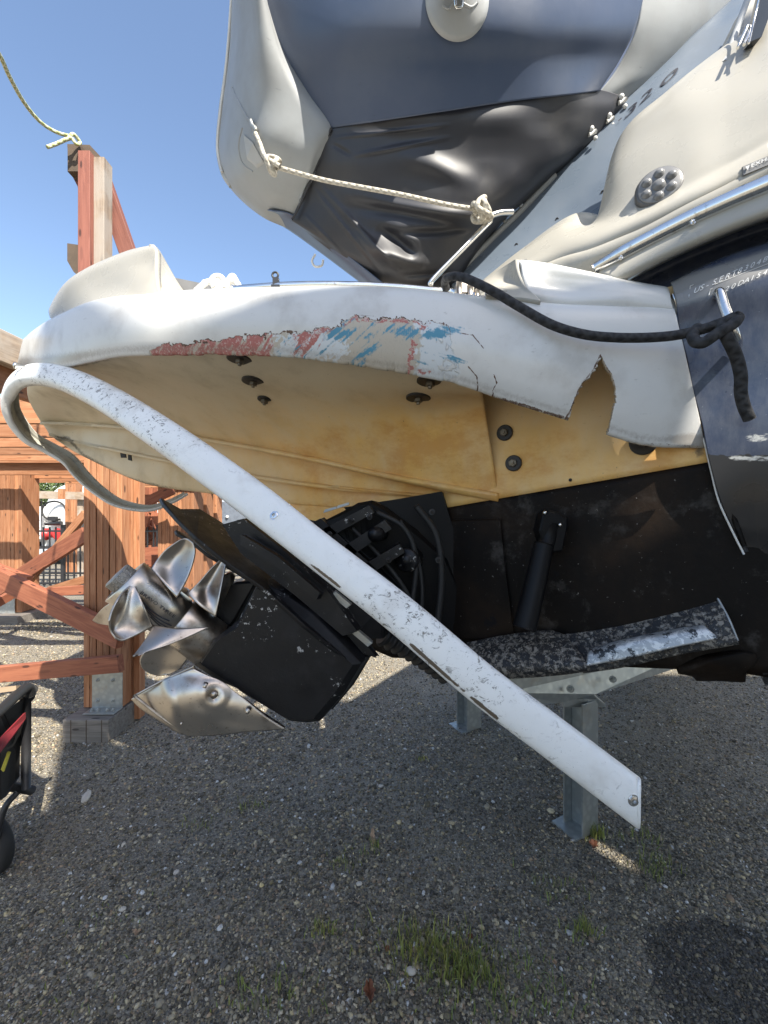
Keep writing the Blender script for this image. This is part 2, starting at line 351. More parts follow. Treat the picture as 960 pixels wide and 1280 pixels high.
        o = bpy.data.objects.new(name, me); COL.objects.link(o)
        if parent is not None: o.parent = parent; BASE[o.name] = org
        else: o.location = org; BASE[o.name] = org
        me.validate(); me.update()
        if edge_mat: me.materials.append(MT[edge_mat])
        if solid:
            md = o.modifiers.new('thickness', 'SOLIDIFY'); md.thickness = solid; md.offset = off
            if edge_mat: md.material_offset_rim = 1
        if bevel:
            md = o.modifiers.new('bevel', 'BEVEL'); md.width = bevel; md.segments = 2; md.limit_method = 'ANGLE'; md.angle_limit = R(35)
        return o
def grid(rows, nu, nv, paint=None, drop=None, smooth=True, rowlin=False, mb=None, jit=None):
    """rows of control points (px, py, distance) -> smooth sheet.  paint(px, py, u, v) -> {attribute: array}"""
    A = [crv(r, nu) for r in rows]                       # nr x nu x 3
    A = np.array(A)
    if rowlin:
        t = np.linspace(0, len(rows) - 1, nv); i = np.minimum(t.astype(int), len(rows) - 2); f = (t - i)[:, None, None]
        B = A[i] * (1 - f) + A[i + 1] * f
    else:
        B = crv(A.reshape(len(rows), -1), nv).reshape(nv, nu, 3)
    if jit is not None: B = jit(B)
    px, py, Y = B[..., 0], B[..., 1], B[..., 2]
    V = np.stack([(px - 480) / F_PX * Y, Y, 1.5 + (640 - py) / F_PX * Y], -1).reshape(-1, 3)
    mb = mb or MB(); U, W = np.meshgrid(np.linspace(0, 1, nu), np.linspace(0, 1, nv))
    base = len(mb.v); mb.v += [tuple(v) for v in V]
    keep = drop(px, py, U, W) if drop else None
    for j in range(nv - 1):
        for i in range(nu - 1):
            if keep is not None and keep[j, i]: continue
            a = base + j * nu + i; mb.f.append((a, a + 1, a + nu + 1, a + nu)); mb.sm.append(smooth)
    if paint:
        for k, arr in paint(px, py, U, W).items(): mb.at[k] = np.asarray(arr).ravel()
    return mb
def beam(parent, p0, p1, w, h, mat, name='plank', up=(0, 0, 1), roll=0, bev=.003):   # a straight board, its grain along local x
    p0 = Vector(p0); p1 = Vector(p1); d = p1 - p0; L = d.length; x = d.normalized(); up = Vector(up)
    y = up.cross(x); y = y.normalized() if y.length > .05 else Vector((0, 1, 0)).cross(x).normalized(); z = x.cross(y)
    M = Matrix((x, y, z)).transposed()
    if roll: M = M @ Matrix.Rotation(roll, 3, 'X')
    e = .25
    mb = MB(); n = 5
    xs = [-L / 2 + L * i / (n - 1) for i in range(n)]; hw, hh = w / 2, h / 2; b = min(bev, hw * .4, hh * .4)
    sec = [(-hw + b, -hh), (hw - b, -hh), (hw, -hh + b), (hw, hh - b), (hw - b, hh), (-hw + b, hh), (-hw, hh - b), (-hw, -hh + b)]
    vs = [Vector((xx, a, c)) for xx in xs for a, c in sec]
    fs = [(i * 8 + j, i * 8 + (j + 1) % 8, (i + 1) * 8 + (j + 1) % 8, (i + 1) * 8 + j) for i in range(n - 1) for j in range(8)] + [tuple(reversed(range(8))), tuple((n - 1) * 8 + j for j in range(8))]
    me = bpy.data.meshes.new(name); me.from_pydata([tuple(v) for v in vs], [], fs); me.materials.append(MT[mat])
    o = bpy.data.objects.new(name, me); COL.objects.link(o)
    c = (p0 + p1) / 2
    o.rotation_euler = M.to_euler()
    if parent is not None: o.parent = parent; o.location = c - BASE[parent.name]
    else: o.location = c
    BASE[o.name] = c
    return o
def bolt(parent, c, nrm, r=.011, washer=.022, mat='galv', wmat='galv', name='bolt', tall=.008, ring=False):
    nrm = Vector(nrm).normalized(); c = Vector(c); mb = MB()
    if washer: mb.lathe(c - nrm * .001, nrm, [(0, washer), (.0025, washer), (.003, washer * .93), (.003, r)], 24, False)
    mb.lathe(c, nrm, [(.002, r), (.002 + tall * .8, r), (.002 + tall, r * .85)], 6, False)
    mb.lathe(c, nrm, [(.002, r * .5), (tall + .006, r * .5), (tall + .008, r * .35)], 10, True)
    return mb.build(name, mat, parent)
def text_on(s, origin, ux, uy, name, mat, parent, depth=.0006, size=1.0, shear=0, align='LEFT'):
    cu = bpy.data.curves.new(name, 'FONT'); cu.body = s; cu.size = size; cu.align_x = align; cu.shear = shear; cu.resolution_u = 3
    t = bpy.data.objects.new(name, cu); COL.objects.link(t)
    me = bpy.data.meshes.new_from_object(t.evaluated_get(bpy.context.evaluated_depsgraph_get()))
    bpy.data.objects.remove(t); ux = Vector(ux); uy = Vector(uy); nn = ux.cross(uy).normalized() * depth
    mb = MB(); vs = [Vector(origin) + ux * v.co.x + uy * v.co.y + nn for v in me.vertices]
    mb.add(vs, [tuple(p.vertices) for p in me.polygons]); bpy.data.meshes.remove(me)
    return mb.build(name, mat, parent)

from mathutils.bvhtree import BVHTree
_BV = {}
def surf(objs, px, py, lift=.001):         # where the sight line through a photograph pixel meets a finished surface
    best = None; o3 = Vector((0, 0, 1.5)); d = P(px, py, 1.0) - o3; d.normalize()
    for o in (objs if isinstance(objs, (list, tuple)) else [objs]):
        if o.name not in _BV: bpy.context.view_layer.update(); _BV[o.name] = BVHTree.FromObject(o, bpy.context.evaluated_depsgraph_get())
        h = _BV[o.name].ray_cast(o3 - BASE[o.name], d)
        if h[0] is not None and (best is None or h[3] < best[2]): best = (h[0] + BASE[o.name], h[1], h[3])
    if best is None: return P(px, py, 1.0), Vector((0, -1, 0))
    n = best[1] if best[1].dot(d) < 0 else -best[1]
    return best[0] + n * lift, n.normalized()

# ================================================================ ground sheet
def build_ground():
    xs = np.unique(np.r_[-np.geomspace(4, 400, 26)[::-1], np.arange(-4, 4.001, .02), np.geomspace(4, 400, 26)])
    ys = np.unique(np.r_[-np.geomspace(1, 300, 18)[::-1], np.arange(-1, .8, .2), np.arange(.8, 6, .02), np.geomspace(6, 600, 40)])
    X, Y = np.meshgrid(xs, ys); near = sst(9, 4, np.hypot(X, Y - 2))
    Z = near * ((fbm(X * 1.3, Y * 1.3, 3) - .5) * .05 + (fbm(X * 22, Y * 22, 5, 3) - .5) * .014)
    nx, ny = len(xs), len(ys); V = np.stack([X, Y, Z], -1).reshape(-1, 3)
    idx = np.arange(nx * ny).reshape(ny, nx)
    F = np.stack([idx[:-1, :-1], idx[:-1, 1:], idx[1:, 1:], idx[1:, :-1]], -1).reshape(-1, 4)
    me = bpy.data.meshes.new('gravel_ground'); me.vertices.add(len(V)); me.vertices.foreach_set('co', V.ravel())
    me.loops.add(F.size); me.loops.foreach_set('vertex_index', F.ravel()); me.polygons.add(len(F)); me.polygons.foreach_set('loop_start', np.arange(0, F.size, 4))
    me.update(calc_edges=True); me.polygons.foreach_set('use_smooth', np.ones(len(F), bool))
    d = sst(.38, .24, np.hypot((X - 1.15) * .95, (Y - 1.22)) + (fbm(X * 4, Y * 4, 9) - .5) * .2)  # mask of a soft shadow painted on the ground, lower right
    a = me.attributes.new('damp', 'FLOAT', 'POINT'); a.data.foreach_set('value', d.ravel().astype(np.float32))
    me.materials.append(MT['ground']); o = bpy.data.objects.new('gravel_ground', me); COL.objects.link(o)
    return tag(o, 'grey crushed gravel yard under the boat', None, None, 'structure')
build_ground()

# ================================================================ the motor boat
boat = thing('motor_boat', (2.2, 3.6, 0), 'large cream and navy cabin cruiser with a damaged swim platform, seen from its stern quarter', 'boat')
# transom line: s = 0 at the seam, growing to port
def TL(s, z): return Vector((.785 - .57 * s, 1.02 + .38 * s, z))
FWD = Vector((.555, .832, 0)); AFT = -FWD; PORT = Vector((-.832, .555, 0))
def TY(px):                                # distance of the transom where pixel column px meets it
    k = (px - 480) / F_PX; s = (.785 - 1.02 * k) / (.57 + .38 * k); return 1.02 + .38 * s

# ---- swim platform: moulded side (rim)
ST = [(60,425,52,466,2.1),(33,428,24,461,1.78),(37,421,36,461,1.62),(56,407,55,460,1.5),(79,395,78,457,1.41),(112,381,112,450,1.33),(150,374,150,443,1.265),(185,371.5,190,441,1.21),
      (232,367,235,441,1.17),(300,364,300,441,1.13),(360,363,360,443,1.09),(452,362,452,455,1.055),(520,366,525,467,1.04),(565,371,575,478,1.03),(625,377,640,500,1.02),(690,385,708,521,1.0),(770,389,800,552,.99),(841,391,879,557,.985)]
rows = []
rows.append([(xt, yt + 6, Y + .22) for xt, yt, xb, yb, Y in ST])
rows.append([(xt, yt + 1, Y + .05) for xt, yt, xb, yb, Y in ST])
rows.append([(xt, yt + 2, Y + .012) for xt, yt, xb, yb, Y in ST])
for f, dy in ((.22, -.008), (.5, -.016), (.78, -.006), (.97, .010)):
    rows.append([(xt + (xb - xt) * f, yt + (yb - yt) * f, Y + dy) for xt, yt, xb, yb, Y in ST])
rows.append([(xb, yb, Y + .016) for xt, yt, xb, yb, Y in ST])
NU, NV = 1300, 170
bot = [(xb, yb) for xt, yt, xb, yb, Y in ST[1:]]
NL = [(700,530),(712,513),(722,487),(728,478),(740,463),(748,446)]; NR = [(748,446),(755,460),(762,470),(766,484),(767,500),(762,520),(758,540)]
def notch(px, py):
    jag = (fbm(px * .22, py * .22, 21, 3) - .5) * 7
    ynl = np.interp(px, [p[0] for p in NL], [p[1] for p in NL]) 
    L = np.interp(py, [446,463,478,487,513,530], [748,740,728,722,712,706]) + jag
    Rr = np.interp(py, [446,460,470,484,500,520,540,560], [748,755,762,766,767,762,758,757]) + jag * .4
    return (py > 447) & (px > L) & (px < Rr)
def drop_rim(px, py, U, W):
    a = notch(px, py)[:-1, :-1]
    return a
def ragged(B):                            # small bites out of the lower edge where it was scraped, tiny ones elsewhere
    px = B[..., 0]; v = np.linspace(0, 1, B.shape[0])[:, None]
    amp = sst(185, 230, px) * sst(610, 520, px) * 1.6 + .4
    bite = np.clip(fbm(px * .10, px * 0, 4, 5) - .47, 0, 1) * 5 * amp
    B = B.copy(); B[..., 1] -= bite * v ** 5; return B
def paint_rim(px, py, U, W):
    yb = np.interp(px, [p[0] for p in bot], [p[1] for p in bot]); n = fbm(px * .12, py * .12, 1, 4) - .5; n2 = fbm(px * .35, py * .35, 2, 3) - .5
    def blob(cx, cy, rx, ry, rot=0):
        c, s = math.cos(R(rot)), math.sin(R(rot)); dx, dy = px - cx, py - cy
        return np.clip(1.25 - np.hypot((dx * c + dy * s) / rx, (-dx * s + dy * c) / ry) * .75, 0, 1)
    # upper edge of the scraped band
    ue = np.interp(px, [185,200,240,280,330,360,380,400,415,440,447,470,500,520,530,540,560,568,600,625], [441,433,428,424,419,416,417,410,410,401,396,400,399,402,410,404,410,440,480,500])
    jag = n * 12 + n2 * 6
    inside = sst(-1.2, 1.2, (py - ue + jag)) * sst(183, 196, px) * sst(600, 525, px + n * 60)
    chip = inside * .95
    edge = np.exp(-((py - ue + jag) / 1.1) ** 2) * sst(190, 210, px) * sst(575, 560, px) * (.35 + fbm(px * .2, py * 0, 8) * 1.2)
    def streak(ang, L, W, sd):
        c, q = math.cos(R(ang)), math.sin(R(ang)); return fbm((px * c + py * q) / L, (-px * q + py * c) / W, sd, 4) - .5
    s1, s2, s3 = streak(-38, 26, 2.6, 61), streak(-55, 20, 2.4, 62), streak(18, 40, 3.0, 63)
    red = inside * sst(362, 332, px + n * 40) * (.66 + n * .5 + s2 * .9)
    red = np.maximum(red, inside * blob(386, 428, 30, 15, -20) * (.62 + s2 * 1.4 + n2 * .5))
    red = np.maximum(red, np.exp(-((py - ue + jag - 4) / 3.4) ** 2) * sst(350, 380, px) * sst(548, 530, px) * (.62 + n2 * 1.0))
    red = np.maximum(red, np.exp(-((px - 515 - n2 * 16 - (py - 440) * -.14) / (3.2 + n * 4)) ** 2) * sst(414, 430, py) * (py < 466) * .85)
    red = np.maximum(red, blob(530, 463, 11, 4, 10) * (.62 + n2))
    def stroke(cx, cy, rx, ry, rot, k, sk, p=1.5): return blob(cx, cy, rx * .9, ry * .9, rot) * (k - .05) + (sk * p + n2 * .5) * sst(0, .3, blob(cx, cy, rx * 1.2, ry * 1.2, rot))
    blue = np.maximum.reduce([stroke(424, 418, 30, 9, -6, .72, s1), stroke(505, 416, 30, 9, 4, .76, s1), stroke(550, 418, 26, 7, -6, .86, s3, .9), stroke(462, 434, 34, 8, -52, .50, s1, 1.8), stroke(374, 438, 26, 10, -25, .46, s1, 2.0), stroke(470, 405, 22, 7, -15, .46, s1, 1.6), stroke(405, 440, 26, 9, -20, .34, s1, 1.8),
      stroke(531, 436, 9, 22, 10, .28, s3, 1.4), stroke(578, 447, 30, 10, 32, .16, s3, 1.8), stroke(592, 466, 22, 6, 38, .18, s3, 1.8), stroke(360, 424, 12, 9, 0, .5, s1, 1.2), stroke(440, 402, 14, 5, 0, .40, s1)])
    blue = blue * np.where(px > 525, sst(400, 408, py), inside)
    pale = inside * np.clip(blob(392, 432, 52, 22) * .95 + s1 * .9 + n2, 0, 1) * sst(452, 428, px + n * 50); pale = np.maximum(pale, inside * blob(362, 436, 18, 14) * .6)
    pale = np.maximum(pale, inside * sst(508, 536, px + n * 26))
    edge_s = inside * np.clip((streak(-42, 46, 1.5, 71) - .20) * 5, 0, 1) * sst(380, 430, px) * .55
    # hairline cracks
    def line(pts, w=1.0):
        d = np.full(px.shape, 99.0)
        for (x0, y0), (x1, y1) in zip(pts[:-1], pts[1:]):
            vx, vy = x1 - x0, y1 - y0; t = np.clip(((px - x0) * vx + (py - y0) * vy) / (vx * vx + vy * vy), 0, 1); d = np.minimum(d, np.hypot(px - x0 - t * vx, py - y0 - t * vy))
        return np.exp(-((d + n2 * 1.5) / w) ** 2) * .95
    edge = np.maximum(edge, line([(575,419),(590,421),(604,437)], .7)); edge = np.maximum(edge, line([(585,458),(596,470),(598,485)], .8)); edge = np.maximum(edge, line([(617,468),(621,478),(616,487),(618,497)], .8))
    edge = np.maximum(edge, line([(446,396),(470,398)], .8) * .6)
    edge = np.maximum(edge, edge_s)
    nl = line([p for p in NL], 1.6); nr = line([p for p in NR], 1.6)
    edge = np.maximum(edge, np.maximum(nl, nr) * .75); edge = np.maximum(edge, line([(400,452),(500,463),(600,487),(712,521)], 1.2) * .6)
    edge = np.maximum(edge, line([(758,540),(800,552),(875,556)], 1.5) * .5)
    grime = np.exp(-((py - yb + 6) / 7) ** 2) * .5 + sst(150, 60, px) * np.exp(-((py - yb + 10) / 12) ** 2) * .4 + blob(863, 548, 22, 9) * .5
    grime = np.maximum(grime, blob(330, 375, 60, 8) * .35)
    return dict(chip=np.maximum(chip * sst(0.5, .3, blue * 0) , 0), red=red, blue=blue, pale=pale, edge=edge, grime=grime)
rim = grid(rows, NU, NV, paint_rim, drop_rim, jit=ragged).build('platform_side', 'rim_white', boat, solid=.009, off=-1, edge_mat='edge_grp')
rim['label'] = 'white moulded platform side scraped down to red and blue layers, with a torn notch'

# ---- underside of the platform
UR = [
 [(38,462,1.78),(75,457,1.45),(150,441,1.28),(260,441,1.17),(380,444,1.10),(500,461,1.07),(598,484,1.05)],
 [(34,478,1.9),(80,472,1.6),(155,462,1.42),(260,466,1.30),(380,470,1.22),(500,482,1.15),(602,492,1.12)],
 [(36,500,2.05),(88,498,1.95),(165,496,1.72),(260,503,1.52),(380,512,1.40),(500,520,1.30),(606,512,1.22)],
 [(50,526,2.2),(95,526,2.2),(180,533,1.98),(260,545,1.76),(380,566,1.56),(500,592,1.40),(622,616,1.28)],
 [(51,529,2.2),(95,530,2.2),(180,537,1.975),(260,550,1.755),(380,572,1.552),(500,598,1.392),(623,619,1.275)],
 [(52,528,2.28),(95,528,2.28),(180,535,2.05),(260,547,1.84),(380,569,1.62),(500,596,1.43),(624,619,1.29)],
 [(60,540,2.3),(95,549,2.3),(180,566,2.08),(260,582,1.87),(380,601,1.65),(500,613,1.445),(628,624,1.30)],
 [(61,544,2.29),(96,553,2.29),(180,570,2.075),(260,586,1.865),(380,605,1.645),(500,618,1.44),(629,628,1.30)],
 [(62,542,2.38),(96,551,2.38),(180,568,2.16),(260,584,1.94),(380,603,1.70),(500,617,1.46),(630,628,1.305)],
 [(74,552,2.4),(105,571,2.4),(180,603,2.2),(260,616,1.98),(380,631,1.72),(500,638,1.465),(632,640,1.31)],
 [(85,545,2.6),(120,566,2.6),(185,596,2.4),(265,606,2.15),(380,620,1.85),(500,625,1.55),(636,630,1.34)]]
def paint_under(px, py, U, W):
    right = sst(80, 520, px); low = sst(445, 560, py); n = fbm(px * .018, py * .018, 5, 4)
    st = np.clip(low * (.15 + .95 * right) + sst(540, 640, px) * .35 * low + (n - .5) * .3 * (low + .15), 0, 1)
    gr = np.exp(-((py - np.interp(px, [p[0] for p in bot], [p[1] for p in bot]) - 3) / 5) ** 2) * sst(260, 90, px) * .55
    gr = np.maximum(gr, np.exp(-((py - np.interp(px, [85,105,150,180,215,262], [548,570,595,605,611,617])) / 5) ** 2) * sst(280, 180, px) * .62)
    return dict(stain=st, grime=gr)
under = grid(UR, 220, 150, paint_under, rowlin=False).build('platform_underside', 'tan', boat, solid=.008, off=1)
under['label'] = 'tan moulded underside with yellow water stains'
# ---- platform deck (a real deck closing the moulding on top)
deckpts = [(xt, yt, Y) for xt, yt, xb, yb, Y in ST]
dk = MB(); top = [P(x, y + 3, Y + .03) for x, y, Y in deckpts if x < 842]
tr = [TL(.02 + i * 2.3 / 10, 2.03) for i in range(11)]
zt = lambda v: v
c_ = [v for v in top[2:]] + [Vector((v.x, v.y, 2.05)) for v in tr[:8]]
dk.prism(c_, (0, 0, -.02)); dk.build('platform_deck', 'deck_white', boat)

# ---- raised moulded corners on the platform
earL = [
 [(62,397,1.50),(62,384,1.50),(81,354,1.46),(112,333,1.41),(157,314,1.35),(186,307,1.31),(193,306,1.30)],
 [(64,398,1.48),(66,386,1.48),(86,358,1.44),(116,337,1.39),(158,320,1.33),(188,311,1.29),(195,310,1.285)],
 [(66,397,1.465),(75,388,1.46),(98,366,1.42),(126,347,1.375),(160,336,1.32),(186,330,1.29),(194,322,1.28)],
 [(68,397,1.45),(84,390,1.44),(108,376,1.40),(134,362,1.36),(162,352,1.31),(184,348,1.275),(195,345,1.265)],
 [(72,399,1.43),(92,393,1.41),(114,384,1.38),(140,374,1.335),(162,366,1.30),(182,362,1.26),(200,366,1.235)],
 [(76,401,1.41),(98,396,1.39),(118,388,1.355),(144,380,1.31),(165,376,1.275),(182,374,1.245),(215,371,1.205)]]
grid(earL, 90, 60).build('raised_corner', 'cream', boat, solid=.02, off=1)
earL2 = [
 [(193,306,1.30),(200,314,1.34),(210,331,1.38),(222,352,1.40),(233,368,1.40)],
 [(191,322,1.295),(199,328,1.32),(208,340,1.35),(220,356,1.36),(232,368,1.33)],
 [(190,345,1.28),(198,348,1.29),(206,354,1.30),(218,361,1.28),(231,368,1.25)],
 [(186,366,1.26),(196,364,1.26),(206,364,1.25),(218,366,1.22),(231,369,1.19)],
 [(182,373,1.24),(196,371,1.23),(206,370,1.21),(218,369,1.19),(231,369,1.175)]]
me_ = MT['deck_white']
grid(earL2, 50, 50).build('raised_corner', 'cream', boat, solid=.015, off=1)
earR = [
 [(648,330,1.10),(651,325,1.09),(680,328,1.08),(707,333,1.07),(740,340,1.06),(773,347,1.05),(807,354,1.04),(831,358,1.03),(836,361,1.03)],
 [(650,334,1.085),(654,329,1.07),(682,332,1.06),(708,337,1.05),(740,343,1.04),(774,350,1.03),(807,357,1.02),(830,361,1.01),(837,365,1.01)],
 [(652,345,1.07),(657,342,1.062),(684,346,1.060),(709,350,1.052),(742,352,1.038),(776,356,1.02),(808,361,1.008),(829,366,1.0),(838,370,.998)],
 [(656,358,1.06),(661,357,1.055),(686,360,1.058),(712,362,1.052),(744,363,1.030),(777,365,1.012),(808,369,1.002),(829,374,.995),(839,377,.993)],
 [(662,368,1.05),(667,369,1.046),(690,372,1.046),(714,374,1.038),(746,375,1.022),(778,376,1.008),(808,380,1.0),(829,384,.995),(841,386,.993)],
 [(664,378,1.06),(668,379,1.055),(692,384,1.052),(716,387,1.045),(748,390,1.035),(779,393,1.022),(808,395,1.012),(829,397,1.01),(841,399,1.01)]]
grid(earR, 110, 60).build('raised_corner', 'rim_white', boat, solid=.02, off=1)
earR2 = [[(651,325,1.09),(640,333,1.15),(625,343,1.22),(608,356,1.26)],[(652,335,1.08),(640,342,1.13),(625,351,1.18),(606,361,1.2)],[(657,352,1.065),(645,357,1.1),(628,362,1.12),(606,368,1.1)],[(664,370,1.045),(650,371,1.06),(632,372,1.06),(606,375,1.04)],[(674,384,1.012),(655,381,1.02),(634,379,1.025),(606,377,1.03)]]
grid(earR2, 40, 50).build('raised_corner', 'cream', boat, solid=.015, off=1)

# ---- transom
def zb(s): return 1.12 - .11 * s if s < 1.3 else 1.12 - .143 + .11 * (s - 1.3)
def zw(s): return 1.618 - .105 * s
mb = MB(); ns, nz = 160, 30
ss = np.linspace(-.24, 2.05, ns)
for nm, z0f, z1f, mat in (('transom_bottom', zb, zw, 'antifoul'), ('transom', zw, lambda s: 2.06, 'tan')):
    mb = MB(); px_ = []; py_ = []
    for j in range(nz):
        for s in ss:
            z = z0f(s) + (z1f(s) - z0f(s)) * j / (nz - 1); p = TL(s, z)
            if nm == 'transom' and s > .7 and s < 1.9: p = p
            bl = .006 * math.sin(s * 2.3) * 0; mb.v.append(tuple(p + FWD * (.004 if nm == 'transom_bottom' else 0)))
            px_.append(480 + p.x / p.y * F_PX); py_.append(640 - (z - 1.5) / p.y * F_PX)
    for j in range(nz - 1):
        for i in range(ns - 1):
            a = j * ns + i; mb.f.append((a, a + 1, a + ns + 1, a + ns)); mb.sm.append(True)
    if nm == 'transom':
        px_ = np.array(px_); py_ = np.array(py_)
        lowness = np.clip((py_ - 470) / 120, 0, 1)
        st = np.clip(.45 + .55 * lowness + sst(740, 880, px_) * .3 + (fbm(px_ * .02, py_ * .02, 6) - .5) * .4, 0, 1)
        gr = np.exp(-np.hypot((px_ - 873) / 10, (py_ - 565) / 12) ** 2) * .7
        mb.at = dict(stain=st, grime=gr)
    o = mb.build(nm, mat, boat, solid=.03, off=-1)
# ---- starboard quarter: the navy moulding right of the seam, round the corner and forward along the side
seam = lambda y: np.interp(y, [316,333,350,362,381,397,433,475,517,556,580,620,655,690,760,845], [748,752,784,841,846,845,853,864,872,882,887,898,913,930,945,952])
def QY(px, off=0.0): return TY(px) - .035 + off
def qrow(ys, off, xs=(0, .33, .66, 1.0)):
    # ys: (y at seam side, y at px 960); runs to px 1200 beyond the frame then forward
    (x0, y0), (x1, y1) = ys; r = []
    for f in (0, .33, .66, 1.0): r.append((x0 + (x1 - x0) * f, y0 + (y1 - y0) * f + (4 if f in (.33, .66) else 0) * -1, QY(x0 + (x1 - x0) * f, off)))
    return r
def ext(r, mb_rows):                      # continue the row past the frame: transom corner and the side running forward
    w = [P(*p) for p in r]; d = (w[-1] - w[-2]); d.z *= .4; d.normalize(); w.append(w[-1] + d * .14)
    side = [(.10, .06), (.16, .22), (.20, .6), (.30, 1.6), (.36, 3.2), (.30, 5.2), (-.1, 7.2), (-.9, 8.8)]
    base = w[-1]
    for o_, f_ in side: w.append(base + Vector((.832, -.555, 0)) * o_ + FWD * f_ + Vector((0, 0, .02 * f_)))
    mb_rows.append(w)
def wgrid(rows, nu, nv, rowlin=False):
    A = np.array([crv([tuple(p) for p in r], nu) for r in rows])
    B = crv(A.reshape(len(rows), -1), nv).reshape(nv, nu, 3) if not rowlin else None
    mb = MB(); mb.v = [tuple(v) for v in B.reshape(-1, 3)]
    for j in range(nv - 1):
        for i in range(nu - 1): a = j * nu + i; mb.f.append((a, a + 1, a + nu + 1, a + nu)); mb.sm.append(True)
    V = B; px = 480 + V[..., 0] / np.maximum(V[..., 1], .05) * F_PX; py = 640 - (V[..., 2] - 1.5) / np.maximum(V[..., 1], .05) * F_PX
    ok = V[..., 1] < 1.12
    return mb, px, py, ok
# concave navy band under the rub rail
wr = []
for ys, off in ((((770,350),(960,268)), .03), (((775,352),(960,272)), .055), (((800,358),(960,292)), .07), (((835,365),(960,313)), .035)): ext(qrow(ys, off), wr)
mb, px, py, ok = wgrid(wr, 200, 24); mb.at = dict(antif=np.zeros(px.size), scuff=np.zeros(px.size), oxide=np.zeros(px.size))
mb.build('navy_band', 'navy', boat, solid=.01, off=-1)
# hull side below: faded shoulder with the hull number, then navy, then antifouling
wr = []
for ys, off in ((((841,363),(960,315)), .035), (((842,364),(960,317)), .012), (((844,374),(960,335)), -.004), (((846,383),(960,356)), -.012), (((848,410),(960,400)), -.004), (((858,450),(960,440)), .0), (((866,490),(960,485)), .002), (((878,535),(960,530)), .0), (((885,572),(960,572)), .002), (((898,620),(960,622)), .01), (((913,655),(962,660)), .02), (((930,690),(966,700)), .032), (((943,760),(975,770)), .04), (((950,838),(985,846)), .05), (((952,846),(990,856)), .12)):
    ext(qrow(ys, off), wr)
mb, px, py, ok = wgrid(wr, 300, 160)
yl = 568 + (px - 885) * .02; nn_ = (fbm(px * .06, py * .2, 31, 4) - .5)
z_ = np.array(mb.v)[:, 2].reshape(px.shape)
antif = np.where(ok, sst(-3, 3, py - yl + nn_ * 10), (z_ < 1.6) * 1.0)
ox = np.where(ok, sst(0, 1, np.clip(1 - np.abs(py - np.interp(px, [841, 960], [373, 336])) / 22, 0, 1) * 1.4), 0)
sc = np.where(ok, np.exp(-((py - yl - 4) / 5) ** 2) * sst(898, 915, px) * .62 + np.exp(-np.hypot((px - 945) / 26, (py - 548) / 8) ** 2) * .6 + np.exp(-np.hypot((px - 878) / 5, (py - 513) / 10) ** 2) * .45, 0)
mb.at = dict(antif=antif.ravel(), scuff=sc.ravel(), oxide=ox.ravel() * .9)
qh = mb.build('hull_side', 'navy', boat, solid=.02, off=-1)
# dark gap strip and sealant along the seam
se = [(842,366),(846,380),(845,397),(853,433),(864,475),(872,517),(882,556),(888,582),(898,622),(913,656),(930,690)]
MB().tube([P(x + 2, y, TY(x) - .02) for x, y in se], .0065, 8, 60).build('seam_gasket', 'rubber', boat)
MB().tube([P(x + 0, y + 3, TY(x) - .036) for x, y in se[1:]], .0022, 6, 50).build('seam_sealant', 'deck_white', boat)
MB().tube([P(x - 4, y, TY(x) - .03) for x, y in [(845,368),(849,380),(850,395),(852,410)]], lambda t: .005 + .003 * math.sin(t * 9), 7, 30).build('seam_trim', 'chrome', boat)
MB().tube([P(x, y, TY(x) - .03) for x, y in [(914,640),(922,660),(930,683)]], .006, 6, 20).build('seam_strip', 'antifoul', boat)
bolt(boat, P(893, 587, .985), (-.55, -.83, 0), .004, .006, 'chrome')
# bottom of the hull running forward, narrowed to port so sun reaches the gravel
mb = MB(); nb = 14
for i, f in enumerate((0, .8, 2, 4, 6, 8)):
    for j in range(nb + 1):
        s = -.28 + j / nb * (2.3 if f == 0 else 1.75 if f < 1 else 1.5); p = TL(s, zb(max(s, 0)) - (0 if j in (0, nb) else .0)); mid = abs(j / nb - .5) * 2
        q = p + FWD * f + Vector((0, 0, .0)); cx = TL(1.22, 0) + FWD * f; k = 1 - .12 * max(0, f - 4) / 4 * 3
        q = Vector((cx.x + (q.x - cx.x) * k, cx.y + (q.y - cx.y) * k, q.z)); q.z -= (1 - mid) * .22 * min(1, f / 1.5)
        mb.v.append(tuple(q))
for i in range(5):
    for j in range(nb): a = i * (nb + 1) + j; mb.f.append((a, a + nb + 1, a + nb + 2, a + 1)); mb.sm.append(True)
mb.build('hull_bottom', 'antifoul', boat, solid=.03, off=1)
# ---- rub rail, cream topsides
def rail(x0, y0, x1, y1, off): return [P(x0 + (x1 - x0) * f, y0 + (y1 - y0) * f - 5 * math.sin(math.pi * f), TY(x0 + (x1 - x0) * f) + off) for f in (0, .25, .5, .75, 1)]
r0 = rail(742, 337, 966, 229, -.066); d = (r0[-1] - r0[-2]).normalized(); r0 += [r0[-1] + d * .1]
r0 += [r0[-1] + Vector((.832, -.555, 0)) * .05 + FWD * f_ for f_ in (.15, .8, 3, 6)]
MB().tube(r0, lambda t: .0145 + .0065 * min(1, t * 14), 20, 160).build('rub_rail', 'chrome', boat)
for x, y in ((866, 280), (776, 324)): bolt(boat, P(x, y + 0, TY(x) - .078), (-.4, -.8, .2), .0055, .0, 'chrome', tall=.003)
wr = []
for ys, off in ((((742,332),(960,228)), -.01), (((745,340),(960,236)), -.022), (((755,345),(960,252)), -.036), (((772,351),(960,267)), -.036), (((774,353),(960,271)), .02), (((776,354),(960,274)), .08)): ext(qrow(ys, off), wr)
mb, px, py, ok = wgrid(wr, 160, 24); mb.build('rail_base', 'cream', boat, solid=.006, off=-1)
